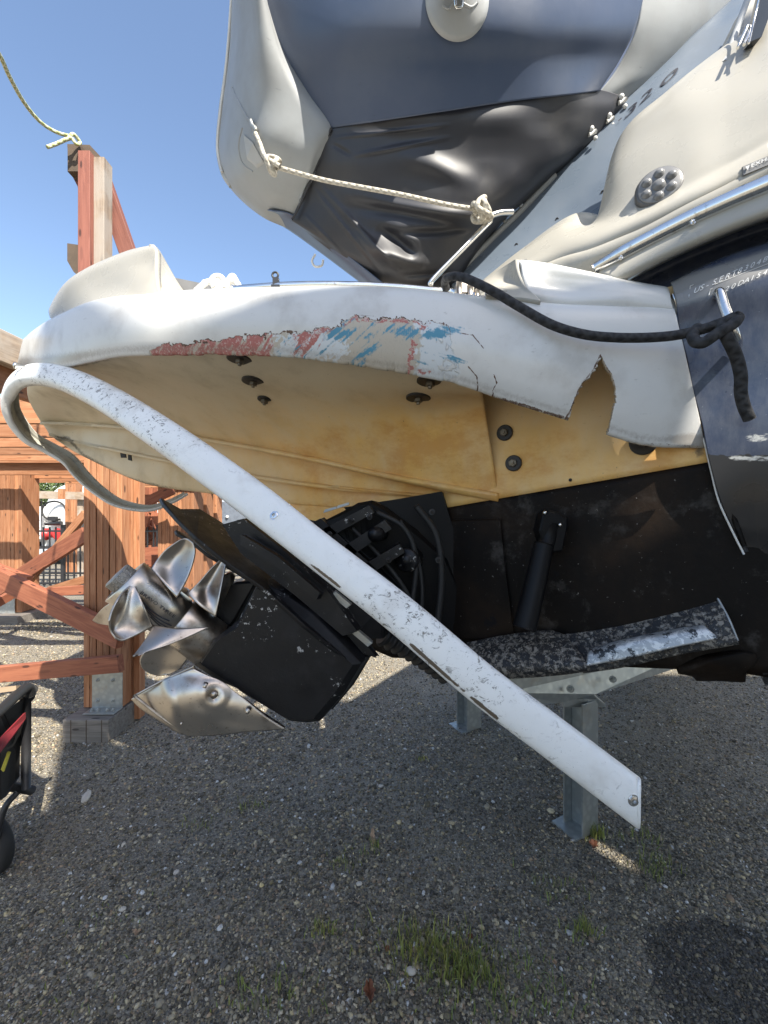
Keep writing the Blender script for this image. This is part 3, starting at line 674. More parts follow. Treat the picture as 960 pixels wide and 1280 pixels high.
# cream coaming: rows from the rub rail upward
CR = [
 [(606,392,1.34),(655,384,1.24),(700,372,1.17),(745,345,1.11),(800,312,1.05),(860,282,1.0),(912,256,.965),(962,228,.935)],
 [(603,378,1.34),(655,355,1.235),(700,336,1.16),(745,322,1.09),(800,297,1.03),(860,266,.975),(912,240,.94),(962,213,.91)],
 [(603,374,1.35),(655,351,1.25),(700,332,1.175),(745,318,1.105),(800,293,1.045),(860,262,.99),(912,236,.955),(962,209,.925)],
 [(600,372,1.36),(650,345,1.25),(700,322,1.175),(745,308,1.10),(800,284,1.03),(860,254,.975),(912,228,.94),(962,198,.91)],
 [(600,368,1.37),(650,338,1.27),(700,312,1.19),(745,298,1.12),(800,274,1.055),(860,243,1.0),(912,216,.965),(962,188,.93)],
 [(602,364,1.39),(650,330,1.29),(700,300,1.22),(745,291,1.15),(795,262,1.08),(860,225,1.01),(912,198,.97),(962,168,.935)],
 [(604,361,1.40),(650,326,1.31),(700,293,1.24),(742,289,1.18),(785,240,1.11),(855,200,1.03),(912,170,.985),(962,140,.945)],
 [(606,358,1.42),(652,322,1.33),(705,287,1.26),(748,289,1.20),(777,215,1.14),(850,165,1.06),(912,130,1.01),(962,105,.97)],
 [(608,356,1.44),(654,320,1.35),(712,281,1.28),(756,285,1.22),(776,195,1.17),(840,140,1.09),(912,90,1.05),(962,65,1.0)],
 [(609,355,1.45),(655,319,1.36),(717,277,1.30),(765,274,1.24),(780,180,1.19),(838,124,1.12),(905,72,1.08),(962,36,1.03)],
 [(610,355,1.50),(656,319,1.41),(718,278,1.36),(766,272,1.30),(782,178,1.26),(839,123,1.19),(906,71,1.15),(962,36,1.10)]]
coam = grid(CR, 150, 110).build('coaming', 'cream', boat, solid=.02, off=1)
# scoop edge: a small moulded lip
MB().tube([P(718,277,1.285), P(723,288,1.27), P(731,294,1.255), P(742,293,1.245), P(752,287,1.24), P(764,272,1.235)], .009, 10, 40).build('scoop_lip', 'cream', boat)
# continuation of the coaming out of the frame and a superstructure above the hull
def quad_strip(name, pts_lo, pts_hi, mat, solid=.03):
    mb = MB(); n = len(pts_lo); mb.add(list(pts_lo) + list(pts_hi), [(i, i + 1, n + i + 1, n + i) for i in range(n - 1)], True); return mb.build(name, mat, boat, solid=solid, off=0)
c0 = P(962, 213, .92); c1 = P(962, 36, 1.06)
lo = [c0] + [c0 + Vector((.12, -.04, 0)) + FWD * f + Vector((.05, -.03, .02 * f)) for f in (.1, 1, 3, 5, 7)]
hi = [c1] + [c1 + Vector((.14, 0, .02)) + FWD * f for f in (.1, 1, 3, 5, 7)]
quad_strip('coaming', lo, hi, 'cream')
# blue-grey side panel with the model number
PL = [[(545,362,1.62),(600,318,1.56),(650,272,1.52),(718,200,1.47),(785,130,1.43),(855,67,1.40),(925,3,1.36),(990,-60,1.34)],
      [(566,364,1.56),(625,330,1.50),(690,280,1.45),(745,222,1.40),(805,160,1.36),(872,98,1.32),(945,35,1.28),(1010,-25,1.26)],
      [(590,366,1.50),(660,345,1.43),(735,310,1.36),(790,250,1.31),(840,190,1.27),(900,130,1.23),(970,70,1.20),(1040,10,1.18)]]
panel = grid(PL, 90, 30).build('side_panel', 'panel_blue', boat, solid=.03, off=-1)
def panelP(px, py): return surf(panel, px, py, .002)[0]
for x, y in ((754,240),(758,236),(697,274),(646,306),(643,322),(694,290)):
    mb = MB(); c = panelP(x, y); mb.lathe(c - Vector((0, -.004, 0)), (-.35, -.85, -.2), [(0, .0055), (.003, .0055), (.003, .003), (-.002, .002)], 14, False); mb.build('rivet_hole', 'washer', boat)
for ch, x, y, sx, sy in (('3', 778, 152, 1.0, 1.0), ('2', 797, 134, 1.0, 1.0), ('0', 822, 114, 1.35, 1.0)):
    a = panelP(x, y); b = panelP(x + 20, y - 17.5); u = (b - a).normalized(); v = (panelP(x + 8, y - 22) - a).normalized()
    text_on(ch, a, u * .105 * sx, v * .062, 'lettering', 'letter_black', boat, .001)
text_on('-', panelP(772, 157), (panelP(792, 140) - panelP(772, 157)).normalized() * .05, Vector((0, 0, .05)), 'lettering', 'letter_black', boat, .001)
# window frame and rail at the top right corner
MB().tube([P(905, 80, 1.05), P(916, 52, 1.07), P(925, 25, 1.09), P(938, -10, 1.1)], .008, 12, 30).build('grab_rail', 'pvc_patch', boat)
MB().tube([P(922, 60, 1.0), P(932, 38, 1.01), P(934, 33, 1.01), P(938, 36, 1.01), P(930, 56, 1.0)], .0035, 8, 30).build('grab_rail', 'chrome', boat)
mb = MB(); mb.prism([P(938, 52, 1.0), P(952, 46, .99), P(975, -15, 1.0), P(953, -12, 1.02)], (0, .02, 0)).build('side_window', 'glass_dark', boat)
MB().tube([P(936, 54, .99), P(951, -12, 1.01)], .0025, 8, smooth_path=False).build('window_trim', 'chrome', boat)
mb = MB(); mb.prism([P(895, 80, 1.10), P(930, 10, 1.14), P(975, -60, 1.16), P(1020, -40, 1.1), P(975, 30, 1.06), P(925, 70, 1.06)], (0, .03, 0)).build('coaming', 'cream', boat)
# round vent
vc, vn_ = surf(coam, 824, 237, .004); vn_ = (vn_ + Vector((-.5, -1.2, -.1))).normalized()
vu = (P(842, 222, 1.015) - vc); vu = (vu - vn_ * vu.dot(vn_)).normalized()
vent = MB().lathe(vc - vn_ * .012, vn_, [(0, .052), (.014, .052), (.019, .049), (.021, .046), (.021, 0.001)], 40, True).build('vent', 'vent_rim', boat); MB().lathe(vc + vn_ * .008, vn_, [(0, .045), (.003, .0445), (.004, .043), (.004, .001)], 40).build('vent_face', 'vent_plastic', vent)
vw = vn_.cross(vu)
for k in range(7):
    if k == 0: q, rr = vc, .0125
    else: a = R(60 * k); q, rr = vc + (vu * math.cos(a) + vw * math.sin(a)) * .0295, .0095
    mb = MB().lathe(q + vn_ * .0105, vn_, [(0, rr * 1.25), (.003, rr * 1.2), (.004, rr), (.008, rr * .8), (.0095, rr * .4), (.0098, .0005)], 18); mb.build('vent_button', 'vent_plastic', vent)
# exhaust label
o_ = surf(coam, 930, 213, .004)[0]; xa = (surf(coam, 955, 201, .004)[0] - o_) / 25; xb_ = (surf(coam, 931, 222.5, .004)[0] - o_ - xa) / 10
def CP(px, py): return o_ + xa * (px - 930) + xb_ * (py - (213 - .48 * (px - 930)))
mb = MB().prism([CP(928, 210), CP(972, 189), CP(972, 200), CP(929, 220.5)], (0, .004, 0)); lb = mb.build('exhaust_label', 'label_grey', boat)
a = CP(936.5, 212.2) + Vector((0, -.002, 0)); u = (CP(966, 197.5) - CP(936.5, 212.2)).normalized()
text_on('EXHAUST', a, u * .0145, Vector((.06, 0, 1)).normalized() * .0115, 'lettering', 'letter_white', lb, .0006)
mb = MB().prism([CP(929.5, 212) + Vector((0, -.003, 0)), CP(934.5, 209.5) + Vector((0, -.003, 0)), CP(932.6, 215.5) + Vector((0, -.003, 0))], (0, .001, 0)); mb.build('label_arrow', 'letter_white', lb)
# hull number plate area: raised frame and lettering on the faded shoulder
h0 = surf(qh, 948, 350, .0012)[0]; h1 = surf(qh, 958, 346, .0012)[0]
def HP(px, py, o=0):
    if px <= 958: return surf(qh, px, py, .0012)[0]
    return surf(qh, 958, py + (px - 958) * .4, .0012)[0] + (h1 - h0) / 10 * (px - 958)
def htext(s, x0, y0, x1, y1, hpx, name='lettering'):
    n = len(s)
    for i, ch in enumerate(s):
        if ch == ' ': continue
        f = i / n; f2 = (i + 1) / n; xa = x0 + (x1 - x0) * f; ya = y0 + (y1 - y0) * f; a = HP(xa, ya); b = HP(x0 + (x1 - x0) * f2, y0 + (y1 - y0) * f2)
        up = (HP(xa + 3, ya - hpx) - a); text_on(ch, a, (b - a) * 1.4, up * 1.35, name, 'letter_white', qh, .0012)
htext('US-SERT8304B6', 866, 368, 968, 323, 7.6); htext('320DA1545', 897, 369, 968, 339, 7.0)
for a, b in (((861, 372), (863, 358)), ((863, 358), (867, 356.5)), ((886, 369), (888, 362)), ((888, 362), (891, 360.5)), ((893, 356), (962, 329.5))):
    MB().tube([HP(*a), HP(*b)], .0008, 5, smooth_path=False).build('plate_edge', 'letter_white', qh)
# stern eye (U bolt)
eye = [P(896, 371, .955), P(897, 367, .915), P(900, 366, .90), P(906, 385, .885), P(914, 405, .875), P(921, 425, .885), P(922, 432, .93)]
sb = MB().lathe(P(898, 370, .962), (-.5, -.85, 0), [(0, .018), (.004, .018), (.006, .013), (.006, .001)], 20).lathe(P(919, 425, .955), (-.5, -.85, 0), [(0, .02), (.004, .02), (.006, .014), (.006, .001)], 20)
sb.tube(eye, .0095, 14, 50); sb.build('stern_eye', 'chrome', boat)
mb = MB().prism([P(914, 377, .962), P(920, 378, .962), P(925, 405, .962), P(928, 425, .962), P(922, 436, .962), P(905, 442, .962), P(899, 434, .962)], (0, .012, 0), bev=.003); mb.build('eye_backing_plate', 'chrome', boat)

# ---- bolts under the platform
for x, y, z_off in ((300, 449, 0), (317, 477, 0), (331, 499.5, 0), (538, 477, 0), (523, 497.5, 0)):
    cu, nu_ = surf(under, x, y, .002)
    Yv = {300: 1.17, 317: 1.37, 331: 1.55, 538: 1.16, 523: 1.29}[x]
    wz = .036 if x != 331 else .024
    nd = (nu_ + Vector((0, 0, -2))).normalized()
    MB().lathe(cu - nd * .006, nd, [(0, wz), (.006, wz), (.0075, wz * .92), (.0075, .001)], 28, False).build('washer', 'washer', under)
    MB().lathe(cu + nd * .001, nd, [(0, .0125), (.009, .0125), (.0105, .0095), (.011, .006), (.016, .0055), (.0165, .0005)], 6, False).build('bolt_head', 'brass_bolt', under)
tb = [o for o in boat.children if o.name.startswith('transom') and o.data.materials[0] == MT['tan']][0]
for x, y in ((631, 541), (642, 579), (804, 553)):
    c, _n = surf([tb, under], x, y, .001); c = P(x, y, c.y - .003); r_ = .024 if x < 700 else .032
    MB().lathe(c, AFT, [(-.004, r_), (.004, r_), (.0055, r_ * .9), (.0055, .001)], 28, False).build('washer', 'washer', tb)
    MB().lathe(c, AFT, [(.005, .0125), (.013, .0125), (.0145, .0095), (.0145, .006), (.02, .0055), (.0205, .0005)], 6, False).build('bolt_head', 'brass_bolt', tb)
MB().ball(surf(tb, 713, 600)[0], .005, 8).build('plug', 'washer', tb)
# white repair patch hanging under the rim
for a in (((150, 565), (156, 566), (157, 572), (151, 572)), ((160, 566), (163, 566), (164, 576), (160, 575)), ((184, 570), (192, 571), (192, 574), (184, 573))):
    MB().prism([P(x, y, 2.16) for x, y in a], (0, .01, 0)).build('hatch_slot', 'washer', under)

# ---- hardware on the platform
hw = MB(); c = P(272, 352, 1.26)
hw.lathe(c + Vector((0, .0, 0)), (.15, -1, 0), [(-.02, .026), (0, .026), (.004, .022), (.004, .015), (0, .013), (0, .001)], 24).tube([P(245,364,1.25), P(254,356,1.25), P(262,352,1.25), P(267,357,1.25)], .009, 10).tube([P(282,360,1.25), P(290,346,1.25), P(296,354,1.25), P(301,362,1.25)], .010, 10)
hw.ball(P(256,354,1.25), .010).ball(P(290,351,1.25), .011); hw.build('chock_fitting', 'deck_white', boat)
MB().prism([P(218, 347, 1.42), P(262, 356, 1.42), P(262, 372, 1.42), P(234, 372, 1.42)], (.0, .05, 0)).build('boarding_step', 'label_grey', boat)
eb = MB(); pe = P(344, 344, 1.2); eb.tube([pe + Vector((math.cos(a) * .0085, 0, math.sin(a) * .0085)) for a in [i * math.pi / 5 for i in range(10)]], .003, 8, 40, closed=True); eb.box(P(345, 354, 1.2), (.017, .012, .028)).box(P(345, 361, 1.2), (.024, .018, .016)); eb.build('eye_bolt', 'black_iron', boat)
MB().tube([P(290, 362, 1.22), P(370, 357, 1.2), P(470, 358, 1.2), P(568, 366, 1.18)], .011, 12, 60).build('stowed_ladder_tube', 'chrome', boat)
MB().tube([P(373, 353, 1.3), P(400, 356, 1.3), P(440, 357, 1.3), P(480, 359, 1.28)], .004, 8).build('ladder_rung', 'chrome', boat)
hg = MB(); hg.box(P(580, 362, 1.13), (.045, .04, .035)).tube([P(574, 352, 1.11), P(574, 372, 1.11)], .007, 10, smooth_path=False).tube([P(588, 356, 1.11), P(588, 374, 1.11)], .008, 10, smooth_path=False).tube([P(596, 362, 1.11), P(597, 376, 1.11)], .007, 10, smooth_path=False); hg.build('platform_cleat', 'stainless', boat)

# ================================================================ sterndrive
A1 = P(263, 804, 1.10); A2 = P(150, 722, 1.0)      # propeller shaft from gearcase to the aft hub end
ax = (A2 - A1).normalized()
W_ = Vector((-.25, -.93, -.25)).normalized()       # sideways out of the leg, towards the viewer
W_ = (W_ - ax * W_.dot(ax)).normalized(); DN = ax.cross(W_).normalized()
if DN.z > 0: DN = -DN
AWAY = Vector((.26, .96, -.04))
def slab(pts, Y0, thick, name, mat, parent, bev=.006, Ys=None, rnd=0):
    q = [(x, y, (Ys[i] if Ys else Y0)) for i, (x, y) in enumerate(pts)]
    if rnd: q = [tuple(v) for v in crv([q[i // 3] if i % 3 == 0 else tuple(np.array(q[i // 3]) * (1 - (.18 if i % 3 == 1 else .82)) + np.array(q[(i // 3 + 1) % len(q)]) * (.18 if i % 3 == 1 else .82)) for i in range(3 * len(q))], 9 * len(q), True)]
    ps = [P(*v) for v in q]
    return MB().prism(ps, AWAY * thick, bev=bev).build(name, mat, parent, bevel=.003)
drive = MB()
# upper housing behind the strip
drive.prism([P(*p) for p in ((290,650,1.10),(306,647,1.12),(345,655,1.16),(400,680,1.18),(440,720,1.2),(480,765,1.2),(478,800,1.2),(440,800,1.16),(390,760,1.13),(330,700,1.1))], AWAY * .15, bev=.012)
drive = drive.build('sterndrive', 'black', boat, bevel=.004)
slab([(394,655),(424,640),(446,628),(463,625),(478,632),(520,662),(560,700),(585,760),(560,800),(500,790),(455,740),(430,700)], 1.30, .14, 'drive_housing', 'flat_dark', drive, .014, [1.26,1.27,1.28,1.29,1.30,1.32,1.33,1.34,1.34,1.32,1.28,1.26], 1)
slab([(430,634),(500,623),(552,614),(557,630),(564,652),(590,720),(600,800),(560,820),(520,760),(470,690)], 1.34, .12, 'gimbal_housing', 'flat_dark', drive, .004)
slab([(375,650),(400,655),(470,712),(560,800),(540,812),(500,790),(430,720)], 1.22, .05, 'housing_rib', 'black', drive, .006)
# bellows and hoses
bl = MB().tube([P(478,792,1.28), P(520,815,1.32), P(560,842,1.36)], lambda t: .032 + .007 * math.sin(t * 60), 20, 70); bl.build('bellows', 'rubber', drive)
for k, o_ in enumerate((0, .028)): MB().tube([P(548, 800 + k * 8, 1.36), P(562, 798 + k * 8, 1.3), P(578, 806 + k * 8, 1.28), P(584, 822 + k * 8, 1.28)], .006, 10, 40).build('hose', 'strip_back', drive)
for pts, r_ in ((((470,640),(505,660),(520,700),(515,760)), .008), (((520,632),(545,668),(552,720),(546,790)), .010), (((500,650),(520,690),(528,740),(522,800)), .006), (((440,660),(470,690),(505,735),(530,790)), .007)):
    MB().tube([P(x, y, 1.24) for x, y in pts], r_, 10, 50).build('hose', 'rubber', drive)
for pts, th in ((((404,662),(462,632),(468,640),(410,672)), .012), (((420,690),(482,650),(490,660),(428,702)), .010), (((440,715),(500,680),(506,690),(447,727)), .010), (((392,652),(400,648),(470,712),(462,718)), .02)):
    MB().prism([P(x, y, 1.215) for x, y in pts], (0, .08, 0), bev=.004).build('casting_rib', 'black', drive, bevel=.002)
MB().lathe(P(508, 700, 1.235), (-.4, -.9, 0), [(-.05, .036), (0, .036), (.006, .030), (.006, .018), (.014, .017), (.016, .002)], 28).build('hinge_boss', 'black', drive)
MB().lathe(P(468, 668, 1.20), (-.4, -.9, 0), [(-.05, .022), (0, .022), (.004, .016), (.012, .015), (.014, .002)], 24).build('hinge_boss', 'black', drive)
for x, y in ((412,668),(438,650),(462,646),(430,700),(455,724),(486,700),(540,640),(548,700)): bolt(drive, P(x, y, 1.205), (-.4, -.9, .1), .0055, .009, 'washer', tall=.005)
for x, y in ((436, 628), (420, 633)): MB().prism([P(x - 16, y + 8, 1.25), P(x - 14, y + 4, 1.25), P(x, y, 1.25), P(x, y + 3, 1.25)], (0, .02, 0)).build('worn_edge', 'galv', drive)
# steering link and shadowed parts low on the housing
slab([(425,782),(437,778),(470,822),(455,818)], 1.08, .02, 'side_plate', 'black', drive, .003)
for x, y, w in ((355, 634, 0), (413, 744, 1), (440, 792, 1)):
    if w: MB().prism([P(x, y, 1.07), P(x + 6, y - 5, 1.07), P(x + 26, y + 12, 1.07), P(x + 20, y + 17, 1.07)], (0, .02, 0), bev=.002).build('anode', 'galv', drive)
for x, y in ((335, 673), (310, 668), (417, 770)): bolt(drive, P(x, y, 1.08), -DN.cross(ax), .006, .013, 'washer', tall=.004)
# anti-ventilation plates: two long blades with kicked-up tips
def plate(pts, th, name):
    mbp = MB(); n = len(pts); t = [P(*p[0]) for p in pts]; b = [P(*p[1]) for p in pts]
    mbp.add([*t, *b, *[p + DN * th for p in t], *[p + DN * th for p in b]], [(i, i + 1, n + i + 1, n + i) for i in range(n - 1)] + [(2 * n + i, 3 * n + i, 3 * n + i + 1, 2 * n + i + 1) for i in range(n - 1)] + [(i, 2 * n + i, 2 * n + i + 1, i + 1) for i in range(n - 1)] + [(n + i, n + i + 1, 3 * n + i + 1, 3 * n + i) for i in range(n - 1)] + [(0, n, 3 * n, 2 * n), (n - 1, 3 * n - 1, 4 * n - 1, 2 * n - 1)])
    return mbp.build(name, 'black', drive, bevel=.002)
plate([((201,622,1.12),(205,630,1.10)), ((226,636,1.16),(224,651,1.06)), ((250,636,1.22),(246,672,1.02)), ((276,652,1.24),(278,698,1.0)), ((330,690,1.26),(330,735,1.0)), ((390,740,1.26),(382,782,1.0)), ((430,790,1.24),(432,822,1.02)), ((447,826,1.18),(449,834,1.06))], .012, 'anti_ventilation_plate')
plate([((220,662,1.22),(222,667,1.20)), ((234,668,1.26),(240,676,1.18)), ((252,668,1.32),(262,694,1.16)), ((290,690,1.34),(300,716,1.14)), ((330,716,1.34),(340,742,1.12))], .012, 'cavitation_fin')
slab([(278,655),(303,648),(345,680),(410,740),(446,790),(430,795),(370,745),(300,690)], 1.05, .04, 'plate_rail', 'black', drive, .004)
slab([(300,668),(345,694),(400,742),(396,750),(340,704),(300,680)], 1.0, .02, 'plate_step', 'black', drive, .003)
# gearcase
gc = slab([(243,830),(262,800),(291,778),(318,727),(345,740),(385,768),(449,832),(425,872),(396,906),(380,908),(358,906),(300,872)], 1.02, .10, 'gearcase', 'black', drive, .02)
MB().lathe(A1 + ax * -.10, ax, [(-.14, .008), (-.1, .03), (-.04, .05), (.03, .062), (.10, .062), (.105, .055)], 32).build('gearcase_torpedo', 'black', drive)
slab([(290,728),(318,727),(291,778),(280,790),(264,782)], 1.12, .07, 'gearcase_strut', 'black', drive, .01)
# polished skeg guard with its turned edge
sk = [(168,871),(243,834),(300,870),(357,907),(233,916)]
g = [[(168,871,.985),(190,860,.99),(215,847,.995),(243,834,1.0)],[(182,883,.99),(215,872,.975),(250,860,.98),(275,853,1.0)],[(200,894,.995),(235,888,.975),(275,880,.985),(305,872,1.0)],[(218,906,1.0),(255,902,.985),(295,896,.995),(332,892,1.0)],[(233,916,1.0),(275,914,.995),(315,911,1.0),(357,908,1.005)]]
grid(g, 50, 50, jit=lambda B: B + np.stack([0 * B[..., 0], 0 * B[..., 0], .0035 * np.exp(-np.hypot((B[..., 0] - 268) / 14, (B[..., 1] - 868) / 12) ** 2) * np.sin(np.hypot(B[..., 0] - 268, B[..., 1] - 868) * .35) + .022 * np.clip((216 - B[..., 0]) / 48, 0, 1) - .004 * np.exp(-((B[..., 0] - 216 - (B[..., 1] - 870) * .3) / 5) ** 2)], -1)).build('skeg_guard', 'stainless', drive, solid=.012, off=-1)
MB().tube([P(167,869,.975), P(200,895,.982), P(233,917,.99), P(238,917,.99)], .0035, 8).tube([P(168,870,.98), P(205,850,.985), P(243,833,.99)], .0025, 8).build('guard_edge', 'stainless', drive)
for x, y, r_ in ((257,857,.006),(268,868,.007),(310,888,.005),(228,902,.003)): MB().lathe(P(x, y, .978), -W_ * -1, [(-.004, r_ * 1.4), (.003, r_ * 1.2), (.004, r_), (.008, r_ * .7)], 12).build('guard_screw', 'stainless', drive)
# trim cylinder and its bracket
MB().tube([P(655,786,1.08), P(668,735,1.10), P(680,680,1.12)], lambda t: .030 - .004 * t, 20, 40).build('trim_cylinder', 'navy' if 0 else 'flat_dark', drive)
MB().tube([P(680,690,1.12), P(690,655,1.13)], .022, 14, smooth_path=False).prism([P(674,664,1.11), P(679,643,1.11), P(686,637,1.11), P(698,640,1.11), P(710,648,1.11), P(711,657,1.11), P(703,690,1.11), P(682,692,1.11)], (.02, .10, 0), bev=.006).build('cylinder_bracket', 'flat_dark', drive)
for x, y in ((681, 641), (700, 656)): MB().ball(P(x, y, 1.105), .0055, 8).build('pin', 'chrome', drive)
# hull trough edge on the transom
MB().prism([P(560,650,TY(560)-.05), P(626,648,TY(626)-.04), P(632,700,TY(632)-.04), P(644,800,TY(644)-.04), P(560,800,TY(560)-.05)], (.0, .06, 0), bev=.006).build('transom_step', 'antifoul', boat)

# propellers: two counter-turning wheels on a flared hub
HR = .057
hub = MB().lathe(A1, ax, [(-.012, .05), (0, .061), (.01, .061), (.055, .059), (.106, .0575), (.1085, .054), (.1115, .054), (.114, .0575), (.16, .057), (.225, .056), (.262, .059), (.264, .053), (.258, .050), (.20, .048), (.19, .001)], 56).build('propeller_hub', 'stainless', drive)
MB().lathe(A1 + ax * .19, ax, [(0, .034), (.095, .034), (.098, .030), (.10, .001)], 20, False).build('hub_nut', 'knurled', drive)
up_ = -DN; side_ = ax.cross(up_).normalized()
if side_.dot(W_) < 0: side_ = -side_       # side_ faces the viewer
def hubdir(deg): return up_ * math.cos(R(deg)) + side_ * math.sin(R(deg))     # 0 = up, 90 = towards the viewer
def hubtext(txt, deg, t_a, t_b, h, mat='letter_black'):   # lettering wrapped along the hub, read from the aft end
    n = len(txt); rd = hubdir(deg); tg = hubdir(deg - 90)
    for i, ch in enumerate(txt):
        if ch != ' ': text_on(ch, A1 + ax * (t_a + (t_b - t_a) * i / n) + rd * (HR + .001) - tg * h * .4, -ax * h * 1.25, tg * h, 'lettering', mat, hub, .0008)
hubtext('BRAVO THREE', 38, .225, .125, .011)
for k, (dg, w_) in enumerate(((52, .0016), (58, .0014), (64, .0012), (70, .0011))):
    pts = [A1 + ax * (.205 - .012 * k - .075 * t) + hubdir(dg + 5 * math.sin(t * 3.1)) * (HR + .0008) for t in [i / 10 for i in range(11)]]
    MB().tube(pts, w_, 5).build('hub_emblem', 'letter_black', hub)
def blade(c, deg, Rt, beta0, cw, rake, skew, camber=.016, tip=2.4):
    mb = MB(); nr, nc = 22, 20; r0 = HR - .008
    for i in range(nr):
        f = i / (nr - 1); rho = r0 + (Rt - r0) * f
        prof = max(.03, (1 - max(0, (f - .38) / .62) ** tip) ** .5) * (.60 + .40 * min(1, f / .38) ** .8)
        ch = cw * prof; beta = math.atan(math.tan(R(beta0)) * (.6 * Rt) / rho)
        for j in range(nc):
            k = j / (nc - 1) - .5; ang = R(deg) + skew * f * f + (ch * k * math.cos(beta)) / max(rho, .085)
            rd = up_ * math.cos(ang) + side_ * math.sin(ang)
            mb.v.append(tuple(c + rd * rho + ax * (ch * k * math.sin(beta) + rake * f * f + camber * (1 - 4 * k * k) * (.3 + f))))
    for i in range(nr - 1):
        for j in range(nc - 1): a = i * nc + j; mb.f.append((a, a + 1, a + nc + 1, a + nc)); mb.sm.append(True)
    return mb.build('propeller_blade', 'stainless', drive, solid=.0035, off=0)
blade(A1 + ax * .055, 285, .185, 45, .150, 0, .15); blade(A1 + ax * .160, 240, .16, -45, .13, 0, -.15)
for rws in (
 [[(189,711,1.03),(204,728,1.02),(221,748,1.015)],[(196,700,1.045),(213,712,1.055),(232,728,1.03)],[(206,688,1.05),(222,697,1.07),(240,708,1.045)],[(218,679,1.055),(231,683,1.07),(244,690,1.055)],[(226,674,1.06),(234,673,1.065),(242,678,1.06)]],
 [[(168,728,.975),(179,755,.95),(192,783,.965)],[(157,736,.95),(164,768,.945),(177,791,.945)],[(147,749,.92),(149,779,.93),(164,797,.925)],[(140,763,.905),(140,787,.915),(153,801,.91)],[(136,776,.895),(138,788,.90),(144,798,.90)]],
 [[(192,782,.965),(222,786,.955),(262,784,.985)],[(184,796,.93),(204,800,.925),(238,795,.955)],[(175,809,.90),(187,811,.90),(208,807,.92)],[(166,821,.875),(168,820.5,.875),(173,818.5,.88)]],
 [[(200,798,1.07),(218,803,1.08),(238,820,1.09)],[(184,811,1.09),(206,820,1.105),(231,829,1.10)],[(175,823,1.10),(200,834,1.12),(225,836,1.115)],[(178,835,1.11),(197,843,1.125),(213,842,1.12)],[(188,842,1.12),(197,844,1.125),(206,843,1.12)]],
 [[(233,742,1.05),(250,757,1.04),(270,772,1.05)],[(249,727,1.065),(259,737,1.075),(274,750,1.055)],[(263,711,1.075),(270,716,1.085),(279,724,1.07)],[(275,700,1.085),(279,699,1.09),(283,704,1.085)]],
 [[(141,752,1.06),(144,766,1.05),(150,782,1.05)],[(128,761,1.09),(134,772,1.085),(140,782,1.08)],[(116,775,1.12),(119,777,1.12),(123,779,1.12)]]):
    grid(rws, 26, 26).build('propeller_blade', 'stainless', drive, solid=.0035, off=0)
# trim tab on the transom
tab = MB(); 
tab.prism([P(588,806,1.25), P(690,792,1.16), P(706,795,1.14), P(732,832,1.07), P(700,836,1.09), P(600,840,1.22)], (0, 0, -.004)).build('trim_tab', 'flaking', boat)
grid([[(585,806,1.28),(620,799,1.24),(660,793,1.2),(690,791,1.17),(700,794,1.15),(712,806,1.12)],[(586,822,1.23),(620,817,1.19),(660,812,1.15),(700,808,1.12),(712,812,1.10),(724,822,1.08)],[(588,836,1.19),(620,836,1.16),(660,834,1.12),(700,832,1.08),(722,831,1.06),(733,833,1.05)],[(590,845,1.2),(625,845,1.17),(665,843,1.13),(705,839,1.09),(724,836,1.07),(735,834,1.06)]], 60, 30).build('trim_tab', 'flaking', boat, solid=.01, off=-1)
grid([[(690,794,1.20),(740,782,1.15),(820,765,1.07),(896,746,1.0)],[(700,806,1.17),(750,796,1.12),(830,779,1.04),(904,760,.975)],[(715,824,1.13),(765,814,1.08),(840,795,1.01),(912,778,.95)],[(728,836,1.10),(780,828,1.06),(850,812,.99),(921,799,.935)],[(728,838,1.10),(780,830,1.06),(850,814,.99),(922,801,.935)]], 80, 30).build('trim_tab', 'flaking', boat, solid=.008, off=-1)
grid([[(742,812,1.08),(790,800,1.03),(850,788,.985),(880,784,.965)],[(736,818,1.06),(785,805,1.01),(850,793,.965),(885,788,.945)],[(733,833,1.05),(785,823,1.0),(850,808,.955),(900,798,.93)]], 60, 14).build('tab_flange', 'worn_alu', boat, solid=.006, off=-1)
MB().tube([P(896,746,.99), P(910,772,.955), P(922,801,.93)], .003, 6).build('tab_edge', 'galv', boat)
grid([[(842,828,1.04),(880,818,1.0),(922,812,.965),(930,815,.96)],[(860,830,1.04),(890,826,1.0),(925,826,.965),(932,828,.96)],[(868,836,1.07),(900,836,1.03),(928,838,.99),(934,838,.98)]], 30, 14).build('strake', 'antifoul', boat, solid=.03, off=-1)
